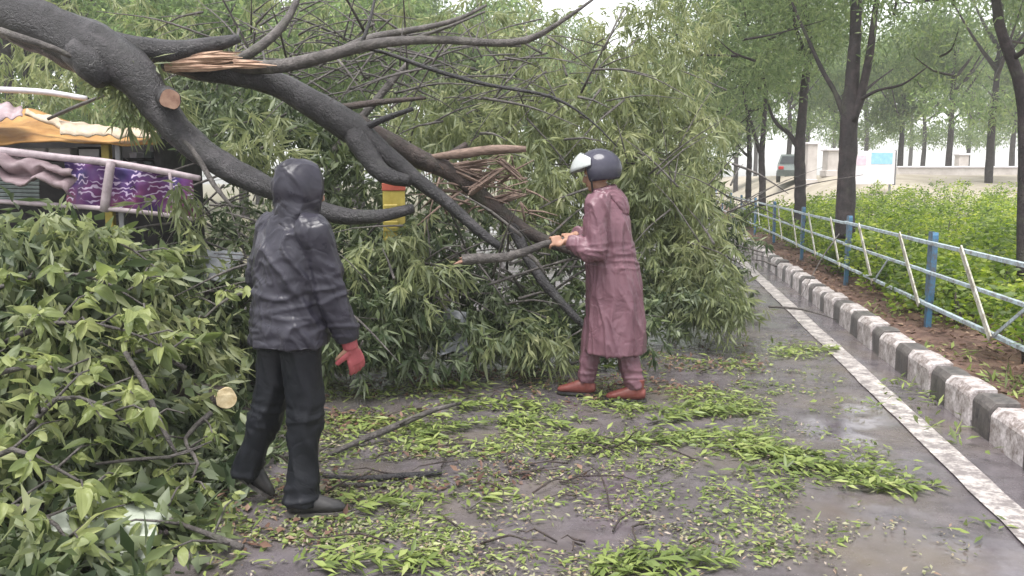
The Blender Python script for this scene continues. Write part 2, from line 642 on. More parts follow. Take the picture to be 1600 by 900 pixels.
def post_mesh():
    bm = bmesh.new()
    prof = [(-.13, .032), (.18, .034), (.36, .062), (.90, .068), (.93, .058)]
    rows = []
    for z, w in prof:
        # channel section, open at the back
        sec = [(-w, -.02), (w, -.02), (w, .03), (w - .010, .03), (w - .010, -.012), (-w + .010, -.012), (-w + .010, .03), (-w, .03)]
        rows.append([bm.verts.new((y, x, z)) for x, y in sec])
    for a, b in zip(rows, rows[1:]):
        for i in range(8):
            j = (i + 1) % 8
            bm.faces.new((a[i], a[j], b[j], b[i]))
    bm.faces.new(rows[-1])
    bm.faces.new(list(reversed(rows[0])))
    bmesh.ops.recalc_face_normals(bm, faces=bm.faces[:])
    return bm_mesh(bm)


pm_ = post_mesh()
pm_.materials.append(M['blue_paint'])
Z0 = .15
pv = [v1 + SP * i for i in range(-1, 9)]
for i, v in enumerate(pv):
    o = bpy.data.objects.new('post', pm_)
    COL.objects.link(o)
    o.location = W(FU, v, Z0)
    o.rotation_euler = (random.uniform(-.02, .02), random.uniform(-.02, .02), -TH)
    attach(o, fence)
zt, zm, zb = Z0 + .83, Z0 + .56, Z0 + .26
for i in range(len(pv) - 1):
    a, b = pv[i], pv[i + 1]
    for z, s in ((zt, .034), (zm, .030), (zb, .034)):
        sag = random.uniform(-.012, .012)
        bar('rail', W(FU - .045, a, z), W(FU - .045, b, z + sag), s, s, M['rail_paint'], fence)
    for h in (0, .5):
        vb = a + SP * h
        bar('slat', W(FU - .078, vb + .02, zb - .03), W(FU - .078, vb + .80 + random.uniform(-.05, .05), zt + .03), .014, .062, M['slat_paint'], fence)
    if i < 2:
        bar('brace', W(FU - .064, a + SP * .5, zb), W(FU - .064, a + SP * .5 - .55, zm), .010, .03, M['rail_paint'], fence)


# ------------------------------------------------------------------ trees
def crown_mesh(blobs, clumps, per, clump_r, length, width, down=.5, name='crown'):
    pts = []
    tot = sum(b[1][0] * b[1][1] * b[1][2] for b in blobs)
    for c, r in blobs:
        n = max(2, int(clumps * r[0] * r[1] * r[2] / tot))
        pts.append(blob_points(c, r, n, .25))
    P = np.concatenate(pts)
    k = np.repeat(np.arange(len(P)), per)
    N = len(k)
    off = RNG.normal(size=(N, 3)) * clump_r * .5
    off[:, 2] *= .6
    pos = P[k] + off
    d = rand_dirs(N)
    d[:, 2] -= down * RNG.random(N)
    return leaves_mesh(pos, d, length * (.6 + .8 * RNG.random(N)), width * (.7 + .6 * RNG.random(N)), .15, name)


def px_tree(name, label, limbs, blobs, mat_b, mat_l, clumps, per, clump_r, ll, lw, group=None, down=.5, extra=24):
    base = at(*limbs[0][0][:3])
    base.z = 0.1
    t = thing(name, label, 'tree', base, group)
    for i, path in enumerate(limbs):
        px_limb('trunk' if i == 0 else 'limb', [(a_, b_, c_, d_ * .64) for a_, b_, c_, d_ in path], mat_b, t, 12, .14)
    B = [(at(*b[:3]), b[3]) for b in blobs]
    # fine twigs inside the crown
    vs, fs = [], []
    for _ in range(extra):
        c, r = random.choice(B)
        a = Vector(blob_points(c, [q * .8 for q in r], 1)[0])
        d = Vector(rand_dirs(1)[0]); d.z = abs(d.z) * .5 + .15
        p, rr = spline([a, a + d * .5 + Vector((0, 0, -.05)), a + d * 1.1 + Vector(rand_dirs(1)[0]) * .15], [.022, .014, .004], .2)
        tube_geo(p, rr, 5, 0, vs, fs)
    if vs:
        obj('twigs', mesh(vs, fs), mat_b, t, kind='stuff')
    obj('crown', crown_mesh(B, clumps, per, clump_r, ll, lw, down), mat_l, t)
    return t


tree_group = 'trees lining the verge behind the fence'
D1 = 12.4
px_tree('verge_tree', 'dark forked tree trunk rising behind the blue fence post beside the white hoarding',
        [[(1320, 372, D1, 50), (1321, 330, D1, 46), (1324, 250, D1, 42), (1327, 185, D1, 42), (1333, 110, D1, 31), (1338, 0, D1 + .1, 25), (1330, -150, D1 + .3, 18), (1345, -330, D1 + .3, 6)],
         [(1330, 190, D1 - .05, 26), (1345, 150, D1 - .1, 22), (1361, 72, D1 - .2, 17), (1370, 0, D1 - .3, 14), (1400, -150, D1 - .8, 8), (1440, -250, D1 - 1, 3)],
         [(1322, 185, D1 + .05, 20), (1305, 145, D1 + .2, 12), (1285, 110, D1 + .4, 11), (1262, 60, D1 + .7, 8), (1238, 5, D1 + 1, 6), (1200, -90, D1 + 1.3, 3)],
         [(1340, 158, D1 - .1, 10), (1372, 141, D1 - .3, 7), (1410, 132, D1 - .5, 5), (1450, 104, D1 - .7, 3)],
         [(1345, 148, D1 - .05, 8), (1368, 128, D1 + .2, 5), (1395, 108, D1 + .5, 3)]],
        [(1310, -40, D1 + .6, (1.5, 1.4, .75)), (1215, 30, D1 + 1.2, (1.0, 1.0, .9)), (1420, 10, D1 - .5, (.9, .9, .75)), (1490, 110, D1 + .5, (.6, .6, .4)),
         (1360, -260, D1, (2.2, 2.0, 1.3)), (1250, -200, D1 + 1, (1.6, 1.5, 1.2)), (1180, 110, D1 + 1.0, (.6, .7, .6))],
        M['bark_park'], M['leaf_park'], 230, 75, .42, .11, .030, tree_group)
D2 = 17
px_tree('verge_tree', 'slim dark tree trunk with one low limb, behind the third fence post',
        [[(1250, 352, D2, 30), (1250, 290, D2, 27), (1250, 225, D2, 25), (1258, 130, D2, 19), (1264, 60, D2, 16), (1250, -40, D2, 10), (1255, -150, D2, 4)],
         [(1249, 232, D2, 16), (1232, 208, D2 + .2, 11), (1213, 192, D2 + .5, 9), (1200, 160, D2 + .8, 6), (1190, 90, D2 + 1, 3)],
         [(1262, 95, D2, 10), (1240, 30, D2 - .3, 8), (1225, -60, D2 - .6, 4)]],
        [(1240, 40, D2, (1.6, 1.5, 1.0)), (1180, 120, D2 + .6, (1.1, 1.1, 1.0)), (1270, -90, D2, (2.0, 2.0, 1.3)), (1120, 30, D2 + .6, (1.4, 1.4, 1.3)), (1150, 190, D2 + 1, (.7, .7, .6))],
        M['bark_park'], M['leaf_park'], 250, 75, .5, .13, .035, tree_group)
D3 = 22.5
px_tree('verge_tree', 'thin pinkish tree trunk splitting low, right one of the far pair',
        [[(1191, 322, D3, 18), (1191, 285, D3, 16), (1190, 240, D3, 15), (1195, 180, D3, 10), (1200, 60, D3, 8), (1205, -60, D3, 3)],
         [(1190, 246, D3, 10), (1176, 200, D3, 8), (1160, 140, D3, 6), (1150, 40, D3, 3)]],
        [(1180, 60, D3, (1.8, 1.6, 1.5)), (1130, 150, D3, (1.3, 1.3, 1.1)), (1180, -80, D3, (2.2, 2, 1.6))],
        M['bark_park'], M['leaf_park'], 190, 75, .55, .15, .045, tree_group)
D4 = 25.5
px_tree('verge_tree', 'thin dark tree trunk, left one of the far pair ending the verge',
        [[(1169, 316, D4, 15), (1170, 275, D4, 13), (1171, 235, D4, 12), (1166, 150, D4, 8), (1160, 20, D4, 4)],
         [(1171, 245, D4, 8), (1160, 236, D4, 6), (1148, 215, D4, 4), (1135, 160, D4, 2)]],
        [(1130, 90, D4, (2.2, 2.0, 2.0)), (1080, 180, D4, (1.6, 1.6, 1.2)), (1150, -60, D4, (2.4, 2.2, 1.6))],
        M['bark_park'], M['leaf_park'], 190, 75, .6, .16, .05, tree_group)
D5 = 8.6
px_tree('verge_tree', 'slender leaning tree in the hedge at the right edge, trunk curving up and leftward',
        [[(1600, 430, D5, 34), (1600, 330, D5, 31), (1601, 220, D5, 29), (1597, 145, D5, 30), (1580, 90, D5, 26), (1562, 40, D5, 24), (1553, -40, D5, 22), (1540, -200, D5, 12), (1520, -330, D5, 5)],
         [(1582, 92, D5, 14), (1610, 70, D5 - .2, 11), (1650, 10, D5 - .3, 8), (1700, -120, D5 - .4, 4)],
         [(1566, 60, D5, 10), (1590, 66, D5 + .2, 6), (1625, 70, D5 + .3, 3)]],
        [(1640, -60, D5, (.8, .8, .55)), (1530, -230, D5, (1.3, 1.3, .7)), (1700, -220, D5, (1.2, 1.2, .8))],
        M['bark_park'], M['leaf_park'], 130, 80, .4, .10, .028, tree_group)


# far trees: a few crowns shared by many trees
def far_tree_meshes(seed, h, w):
    random.seed(seed)
    vs, fs = [], []
    p, r = spline([(0, 0, -.3), (.05, 0, h * .25), (-.08, .05, h * .5), (.1, 0, h * .9)], [.17, .14, .10, .02], .4)
    tube_geo(p, r, 9, .12, vs, fs)
    for k in range(6):
        a = random.uniform(0, 6.28); z = h * random.uniform(.3, .55)
        d = Vector((math.cos(a), math.sin(a), .9))
        p, r = spline([(0, 0, z), Vector((0, 0, z)) + d * w * .3, Vector((0, 0, z)) + d * w * .7 + Vector((0, 0, .3))], [.10, .06, .015], .4)
        tube_geo(p, r, 6, .1, vs, fs)
    tm = mesh(vs, fs)
    blobs = []
    for k in range(12):
        a = random.uniform(0, 6.28); rr = w * random.uniform(.1, .65); z = h * random.uniform(.28, .95)
        s = w * random.uniform(.30, .52)
        blobs.append((Vector((math.cos(a) * rr, math.sin(a) * rr, z)), (s, s, s * .6)))
    cm = crown_mesh(blobs, 150, 70, w * .20, .24, .080, .6)
    return tm, cm


far_kinds = [far_tree_meshes(3, 8.5, 3.2), far_tree_meshes(11, 10.5, 3.8), far_tree_meshes(23, 7.0, 2.8)]
for tm, cm in far_kinds:
    tm.materials.append(M['bark_park']); cm.materials.append(M['leaf_far'])
    tm.polygons.foreach_set('use_smooth', [True] * len(tm.polygons))


def far_tree(px, d, kind, s, label, group, rz=None, z=None):
    x = at(px, 278, d).x
    zz = park_z(x, d) if px > 1100 else -.03
    t = thing('park_tree', label, 'tree', (x, d, zz if z is None else z), group)
    t.rotation_euler = (0, 0, random.uniform(0, 6.28) if rz is None else rz)
    t.scale = (s, s, s * random.uniform(.9, 1.1))
    tm, cm = far_kinds[kind]
    for nm, me in (('trunk', tm), ('crown', cm)):
        o = bpy.data.objects.new(nm, me)
        COL.objects.link(o)
        o.parent = t
    return t


random.seed(5)
far_tree(1545, 34, 1, .95, 'large drooping park tree with thick dark trunk, behind the hedge near the right edge', 'park trees beyond the paved ground')
far_tree(1480, 44, 0, 1.0, 'pale green park tree between the white hoarding and the thick drooping tree', 'park trees beyond the paved ground')
for px, d, kd, s in ((1405, 52, 2, 1.1), (1310, 58, 0, 1.0), (1230, 54, 1, 1.0), (1440, 66, 1, 1.1), (1580, 60, 0, 1.2), (1660, 50, 1, 1.1), (1350, 78, 1, 1.3), (1260, 80, 0, 1.4), (1510, 84, 1, 1.3), (1620, 90, 0, 1.4), (1150, 62, 0, 1.1), (1420, 105, 1, 1.5), (1550, 110, 0, 1.5), (1300, 110, 1, 1.5), (1180, 100, 1, 1.5), (1660, 110, 1, 1.5)):
    far_tree(px, d, kd, s, 'misty park tree fading into the haze beyond the white hoarding', 'misty park trees beyond the hoarding')
left_rows = [(-7.6, 20, 0, .7), (-6.6, 30, 2, 1.0), (-6.5, 37, 0, 1.1), (-7.2, 45, 1, 1.1), (-6.6, 55, 0, 1.3), (-7, 68, 1, 1.3),
             (-11, 19, 2, .9), (-10.5, 27, 0, .9), (-11.5, 33, 1, 1.0), (-10.5, 42, 0, 1.2), (-12, 52, 1, 1.2),
             (-15, 24, 1, 1.0), (-16.5, 33, 0, 1.2), (-16, 45, 1, 1.3), (-21, 36, 1, 1.2), (-24, 50, 0, 1.5), (-31, 48, 1, 1.4), (-15.5, 19, 1, 1.0), (-19, 24, 0, 1.1), (-23, 30, 1, 1.2), (-27, 38, 0, 1.3), (-3, 95, 1, 1.4), (1, 115, 0, 1.7), (-9, 90, 0, 1.5), (4, 100, 1, 1.4)]
for u_, v_, kd, s in left_rows:
    P = W(u_, v_)
    far_tree(P.x / P.y * F_PX * math.cos(PITCH) + 800, P.y, kd, s, 'standing tree across the road seen through the fallen branches', 'standing trees behind the fallen tree', z=-.03)

# ------------------------------------------------------------------ hedge
hedge = thing('hedge', 'bright yellow green leafy hedge growing behind the blue fence', 'hedge', W(3.6, 8, .1))
pts, stems_v, stems_f = [], [], []
random.seed(12)
nsh = 0
while nsh < 350:
    u = 2.95 + 10.5 * random.random() ** 1.5
    v = random.uniform(4.5, 30)
    P = W(u, v, .12)
    if P.y < 4.5 or P.x / P.y > .75:
        continue
    h = random.uniform(.45, .82) if u < 4 else random.uniform(.60, .96)
    r = random.uniform(.32, .5)
    zb_ = .12 if P.y < 20 else park_z(P.x, P.y)
    P.z = zb_
    pts.append(blob_points(P + Vector((0, 0, h * .58)), (r, r, h * .48), 34 if P.y < 13 else 20, .45))
    for _ in range(2):
        a = P + Vector((random.uniform(-.1, .1), random.uniform(-.1, .1), -.05))
        p, rr = spline([a, a + Vector((random.uniform(-.12, .12), random.uniform(-.12, .12), h * .8))], [.012, .005], .3)
        tube_geo(p, rr, 4, 0, stems_v, stems_f)
    nsh += 1
P_ = np.concatenate(pts)
k_ = np.repeat(np.arange(len(P_)), 11)
pos = P_[k_] + RNG.normal(size=(len(k_), 3)) * .055
dd = rand_dirs(len(k_)); dd[:, 2] = np.abs(dd[:, 2]) * .45
obj('foliage', leaves_mesh(pos, dd, .085 * (.6 + .8 * RNG.random(len(k_))), .042 * (.7 + .6 * RNG.random(len(k_))), .2), M['leaf_hedge'], hedge)
obj('stems', mesh(stems_v, stems_f), M['bark_brown'], hedge, kind='stuff')

# ------------------------------------------------------------------ far things on the right
M['white_board'] = noisy_mat('white_board', (.62, .58, .62), (.74, .72, .74), 3, (.4, .6), .1, .003)
M['blue_print'] = noisy_mat('blue_print', (.22, .46, .62), (.35, .58, .70), 6, (.4, .6), .05, .002)
M['pink_print'] = noisy_mat('pink_print', (.62, .42, .52), (.72, .58, .64), 6, (.4, .6), .05, .002)
M['grey_metal'] = noisy_mat('grey_metal', (.16, .16, .17), (.30, .30, .31), 8, (.3, .55), .2, .004, metal=.6)
M['pale_wall'] = noisy_mat('pale_wall', (.42, .38, .36), (.58, .54, .52), 2, (.6, .85), .2, .006)

hd = 31.0
hb = at(1361, 290, hd)
hz = park_z(hb.x, hd)
hoard = thing('hoarding', 'square white hoarding board with a blue patch standing beside the forked tree', 'hoarding', (hb.x, hd, hz))
pa, pb = at(1330, 236, hd), at(1390, 288, hd + .4)
wd, ht = (pb.x - pa.x), pa.z - pb.z
hrot = Matrix.Rotation(.12, 3, 'Z')
hc = Vector(((pa.x + pb.x) / 2, hd, (pa.z + pb.z) / 2))
box('panel', hc, (wd, .12, ht), M['white_board'], hoard, hrot, .01)
box('blue_patch', hc + hrot @ Vector((wd * .18, -.064, ht * .28)), (wd * .5, .006, ht * .34), M['blue_print'], hoard, hrot, 0)
box('pink_patch', hc + hrot @ Vector((-wd * .30, -.064, ht * .22)), (wd * .22, .006, ht * .28), M['pink_print'], hoard, hrot, 0)
for s in (-1, 1):
    box('frame_side', hc + hrot @ Vector((s * (wd / 2 + .02), -.005, 0)), (.04, .15, ht + .06), M['grey_metal'], hoard, hrot, .004)
    box('leg', (hc.x + s * wd * .42, hd + .09, (hz - .1 + pa.z - ht) / 2 + .02), (.07, .05, abs(pa.z - ht - hz) + .3), M['grey_metal'], hoard, None, .004)


def pillar(px, y0, y1, d, wpx, label):
    a, b = at(px, y0, d), at(px, y1, d)
    w = wpx * d / F_PX
    z0 = park_z(a.x, d) - .1
    t = thing('pillar', label, 'pillar', (a.x, d, z0))
    box('shaft', (a.x, d, (z0 + a.z) / 2), (w, w, a.z - z0), M['pale_wall'], t, None, .02)
    box('capping', (a.x, d, a.z + .05), (w * 1.25, w * 1.25, .1), M['white_board'], t, None, .02)
    box('plinth', (a.x, d, z0 + .2), (w * 1.2, w * 1.2, .3), M['pale_wall'], t, None, .02)


pillar(1268, 226, 268, 40, 15, 'pale square pillar just right of the slim tree trunk in the park')
pillar(1302, 236, 268, 41, 24, 'wide pale pillar between the slim trunk and the forked trunk in the park')
pillar(1503, 243, 268, 43, 15, 'small pale pillar in front of the misty trees near the thick drooping tree')

wl_ = thing('low_wall', 'long low pale wall edging the park ground beyond the hedge', 'wall', at(1480, 270, 40))
wl_.location.z = 1.6
a, b = at(1400, 270, 39.5), at(1720, 272, 39.5)
a.z = b.z = 1.78
bar('wall_body', a, b, .3, .5, M['pale_wall'], wl_, .02)
a2, b2 = a + Vector((0, 0, .29)), b + Vector((0, 0, .29))
bar('coping', a2, b2, .4, .07, M['white_board'], wl_, .015)

# parked car far along the road
M['car_paint'] = noisy_mat('car_paint', (.07, .085, .08), (.12, .14, .135), 3, (.25, .4), .02, .001, metal=.2)
M['dark_glass'] = noisy_mat('dark_glass', (.015, .018, .02), (.03, .033, .036), 3, (.08, .18), .01, .001)
M['rubber'] = noisy_mat('rubber', (.015, .015, .016), (.035, .034, .034), 12, (.6, .85), .2, .003)
M['lamp_red'] = noisy_mat('lamp_red', (.30, .02, .02), (.38, .03, .03), 8, (.2, .3), .02, .001)


def car(loc, rz, label):
    t = thing('parked_car', label, 'car', loc)
    t.rotation_euler = (0, 0, rz)
    prof = [(-2.05, .32), (-2.08, .62), (-1.98, .86), (-1.55, .92), (-1.05, 1.36), (-.2, 1.46), (.55, 1.40), (1.15, .98), (1.85, .86), (2.08, .66), (2.08, .34)]
    vs, fs = [], []
    for s, inset in ((-1, 0), (1, 0)):
        for x, z in prof:
            w = .84 - (.16 if z > 1.1 else 0)
            vs.append((x, s * w, z))
    n = len(prof)
    for i in range(n):
        j = (i + 1) % n
        fs.append((i, j, n + j, n + i))
    fs.append(tuple(reversed(range(n)))); fs.append(tuple(range(n, 2 * n)))

    def part(nm, me, mat, par=t, smooth=False):
        o = bpy.data.objects.new(nm, me); me.materials.append(mat); COL.objects.link(o); o.parent = par
        if smooth: me.polygons.foreach_set('use_smooth', [True] * len(me.polygons))
        return o
    part('body', mesh(vs, fs), M['car_paint'])
    part('windscreen', mesh([(.60, -.62, 1.37), (.60, .62, 1.37), (1.14, .74, 1.0), (1.14, -.74, 1.0)], [(0, 1, 2, 3)]), M['dark_glass']).location = (.012, 0, .012)
    part('rear_window', mesh([(-1.1, -.62, 1.33), (-1.1, .62, 1.33), (-1.52, .74, .95), (-1.52, -.74, .95)], [(3, 2, 1, 0)]), M['dark_glass']).location = (-.012, 0, .012)
    for s in (-1, 1):
        for x0, x1, x2, x3 in ((-1.3, -.95, -.28, -.28), (-.2, -.2, .45, .85)):
            part('side_window', mesh([(x0, s * .79, 1.0), (x1, s * .705, 1.32), (x2, s * .695, 1.37), (x3, s * .79, 1.0)], [(0, 1, 2, 3)]), M['dark_glass'])
        bm = bmesh.new(); box_geo(bm, (-2.06, s * .66, .74), (.08, .26, .16), None, .02)
        part('tail_lamp', bm_mesh(bm), M['lamp_red'])
        for x in (-1.3, 1.3):
            bm = bmesh.new()
            bmesh.ops.create_cone(bm, cap_ends=True, segments=18, radius1=.31, radius2=.31, depth=.2, matrix=Matrix.Translation((x, s * .78, .30)) @ Matrix.Rotation(math.pi / 2, 4, 'X'))
            wh = part('wheel', bm_mesh(bm), M['rubber'])
            bm = bmesh.new()
            bmesh.ops.create_cone(bm, cap_ends=True, segments=14, radius1=.18, radius2=.15, depth=.22, matrix=Matrix.Translation((x, s * .78, .30)) @ Matrix.Rotation(math.pi / 2, 4, 'X'))
            part('rim', bm_mesh(bm), M['grey_metal'], wh)
    return t


cp = at(1240, 285, 46)
car((cp.x, 46, park_z(cp.x, 46) - .02), math.pi / 2 - .3, 'small dark green car parked far off beyond the fence, partly behind the slim tree trunk')
#@@SECTION TREE
# ------------------------------------------------------------------ the fallen tree
random.seed(31)
ft = thing('fallen_tree', 'huge fallen tree with wet grey trunk, broken limbs and drooping leaves blocking the road', 'tree', at(200, 100, 6.2))
ft.location.z = 0
px_limb('trunk', [(-330, -130, 5.9, 100), (-150, -48, 5.95, 86), (0, 15, 6.0, 76), (90, 55, 6.0, 78), (150, 82, 6.0, 84), (200, 106, 6.0, 70), (236, 148, 6.0, 55), (275, 202, 5.98, 48), (335, 250, 5.9, 43), (400, 284, 5.8, 37), (450, 306, 5.7, 33), (525, 336, 5.6, 27), (590, 338, 5.6, 21), (645, 326, 5.7, 15)], M['bark_wet'], ft, 18, .16)
px_limb('knot', [(120, 78, 5.9, 50), (148, 108, 5.86, 50), (160, 132, 5.85, 26)], M['bark_wet'], ft, 12, .2)
px_limb('limb', [(150, 70, 6.12, 50), (215, 78, 6.15, 40), (280, 80, 6.2, 34), (335, 70, 6.2, 24), (375, 60, 6.25, 12)], M['bark_wet'], ft, 12, .12)
limbB = px_limb('limb', [(256, 100, 6.3, 22), (310, 108, 6.3, 34), (370, 118, 6.35, 34), (430, 131, 6.4, 38), (485, 160, 6.4, 44), (548, 200, 6.4, 50), (600, 240, 6.4, 32), (650, 280, 6.35, 24), (700, 318, 6.3, 20), (745, 358, 6.25, 17), (784, 388, 6.2, 12)], M['bark_wet'], ft, 14, .10)
px_limb('limb', [(545, 186, 6.45, 30), (600, 218, 6.6, 32), (660, 250, 6.7, 30), (710, 272, 6.75, 27), (765, 318, 6.8, 25), (820, 360, 6.85, 21), (875, 385, 6.9, 17), (960, 420, 7.0, 9)], M['bark_brown'], ft, 12, .12)
px_limb('limb', [(552, 205, 6.38, 40), (576, 245, 6.3, 36), (600, 273, 6.2, 28), (640, 283, 6.15, 18)], M['bark_wet'], ft, 12, .12)
px_limb('limb', [(300, 98, 6.35, 14), (370, 104, 6.3, 22), (440, 103, 6.2, 22), (515, 86, 6.1, 20), (590, 68, 6.0, 16), (680, 62, 5.95, 13), (770, 67, 5.9, 12), (825, 62, 5.85, 11), (870, 38, 5.8, 7), (925, 0, 5.8, 4), (960, -30, 5.8, 2)], M['bark_grey'], ft, 10, .10)
px_limb('limb', [(560, 74, 6.03, 5), (600, 82, 6.1, 6), (680, 110, 6.15, 7), (760, 132, 6.2, 6), (860, 151, 6.2, 5), (920, 186, 6.2, 3), (965, 230, 6.2, 2)], M['bark_wet'], ft, 8, .1)
px_limb('limb', [(372, 95, 6.4, 14), (410, 70, 6.5, 15), (440, 42, 6.6, 13), (462, 5, 6.7, 10), (480, -60, 6.8, 6)], M['bark_grey'], ft, 8, .12)
px_limb('limb', [(520, 82, 6.12, 9), (585, 58, 6.3, 12), (660, 44, 6.4, 9), (715, 30, 6.5, 7), (760, 8, 6.6, 4)], M['bark_grey'], ft, 8, .12)
px_limb('limb', [(640, 62, 6.0, 6), (700, 42, 5.9, 5), (758, 18, 5.9, 3)], M['bark_grey'], ft, 6, .1)
px_limb('limb', [(565, 68, 6.05, 7), (577, 35, 6.1, 6), (590, -20, 6.2, 4)], M['bark_wet'], ft, 6, .1)
px_limb('limb', [(535, 168, 6.9, 12), (590, 160, 7.0, 10), (665, 153, 7.2, 5)], M['bark_brown'], ft, 8, .1)
px_limb('limb', [(560, 205, 6.42, 13), (600, 186, 6.3, 10), (645, 170, 6.2, 7)], M['bark_wet'], ft, 8, .1)
px_limb('limb', [(500, 260, 7.4, 8), (560, 190, 7.4, 13), (610, 130, 7.5, 12), (640, 95, 7.6, 6)], M['bark_grey'], ft, 8, .1)
px_limb('limb', [(800, 352, 6.82, 20), (835, 420, 6.7, 17), (870, 465, 6.6, 15), (915, 512, 6.5, 11), (940, 535, 6.5, 8)], M['bark_wet'], ft, 10, .12)
px_limb('limb', [(730, 225, 6.8, 9), (690, 250, 6.8, 13)], M['bark_brown'], ft, 8, .1)
px_limb('limb', [(0, 48, 5.7, 12), (40, 62, 5.7, 13), (90, 78, 5.75, 9), (150, 110, 5.9, 5)], M['bark_grey'], ft, 8, .1)
px_limb('limb', [(255, 190, 5.95, 9), (300, 232, 5.85, 10), (335, 290, 5.8, 8), (365, 325, 5.75, 5)], M['bark_grey'], ft, 8, .1)


def splinter(a, b, w0, w1, mat, parent, n=7, name='splintered_wood'):
    """a torn wooden face: long jagged slivers joined at the root"""
    a, b = Vector(a), Vector(b)
    ax = (b - a)
    vs, fs = [], []
    for k in range(n):
        off = Vector((random.uniform(-.3, .3) * w0, random.uniform(-.5, .5) * w0, random.uniform(-.45, .45) * w0))
        L = random.uniform(.45, 1.0)
        p, r = spline([a + off * .8, a + ax * L * .5 + off, a + ax * L + off * random.uniform(.7, 1.5)], [w0 * .20, w0 * .17, w1 * .05], .06)
        tube_geo(p, r, 5, .25, vs, fs, True, 14)
    return obj(name, mesh(vs, fs), mat, parent, smooth=False)


splinter(at(268, 98, 6.24), at(378, 92, 6.2), .13, .05, M['raw_wood'], ft, 34)
splinter(at(370, 100, 6.18), at(440, 104, 6.15), .08, .05, M['raw_wood'], ft, 5)
px_limb('split_limb', [(668, 246, 6.7, 7), (715, 241, 6.65, 14), (770, 234, 6.6, 15), (822, 233, 6.6, 9)], M['split_wood'], ft, 6, .25)
# sawn stub on the lower limb
c = at(258, 150, 5.95); dirn = (at(272, 160, 5.5) - c).normalized()
limb('stub', [c, c + dirn * .30], [.075, .068], M['bark_wet'], ft, 14, .06)
bm = bmesh.new()
bmesh.ops.create_circle(bm, cap_ends=True, segments=18, radius=.062, matrix=Matrix.Translation(c + dirn * .304) @ dirn.to_track_quat('Z', 'Y').to_matrix().to_4x4())
for v in bm.verts:
    v.co += (v.co - (c + dirn * .304)) * .22 * noise.noise(v.co * 22)
obj('sawn_face', bm_mesh(bm), M['sawn_pink'], ft)

# brushwood: the thin broken twigs inside the fallen crown
vs, fs = [], []


def twig(a, d, L, r, seg=5, bend=.2):
    d = d.normalized()
    s = Vector(rand_dirs(1)[0]) * bend * L
    p, rr = spline([a, a + d * L * .5 + s * .5, a + d * L + s + Vector((0, 0, -.1 * L))], [r, r * .7, r * .25], .12)
    tube_geo(p, rr, seg, .15, vs, fs)


for _ in range(46):       # dry brown twigs under the split limb
    a = at(random.uniform(680, 830), random.uniform(238, 335), random.uniform(6.7, 7.4))
    twig(a, Vector((random.uniform(-1, 1), random.uniform(-.6, .6), random.uniform(-.5, .25))), random.uniform(.2, .55), random.uniform(.006, .016))
obj('dry_twigs', mesh(vs, fs), M['split_wood'], ft, kind='stuff')
for x0, y0, x1, y1, d_ in ((700, 262, 800, 246, 6.75), (720, 280, 812, 268, 6.8), (735, 300, 790, 262, 6.7), (760, 320, 830, 296, 6.85), (690, 255, 770, 290, 6.75), (780, 250, 822, 285, 6.7)):
    splinter(at(x0, y0, d_), at(x1, y1, d_ - .1), .06, .03, M['split_wood'], ft, 9)
vs, fs = [], []
for _ in range(560):
    px, py, d = random.choice([(420, 60, 8), (560, 100, 8), (640, 90, 7.4), (760, 150, 8), (900, 120, 8.5), (980, 250, 8.5), (1080, 350, 8.3), (640, 420, 7), (760, 440, 7.2), (560, 480, 6.4), (850, 460, 7.2), (330, 300, 7.4), (380, 430, 6.6), (470, 60, 9)])
    a = at(px + random.gauss(0, 70), py + random.gauss(0, 45), d + random.gauss(0, .5))
    if a.z < .03: a.z = .05
    twig(a, Vector((random.uniform(-1, 1), random.uniform(-.7, .7), random.uniform(-.4, .6))), random.uniform(.3, 1.1), random.uniform(.005, .014))
obj('twigs', mesh(vs, fs), M['bark_grey'], ft, kind='stuff')

# foliage of the fallen crown (blob: px, py, depth, radii, tufts)
def px_blobs(lst):
    out = []
    for px, py, d, r, n in lst:
        p = blob_points(at(px, py, d), r, n)
        p[:, 2] = np.maximum(p[:, 2], .06)
        out.append(p)
    return np.concatenate(out)


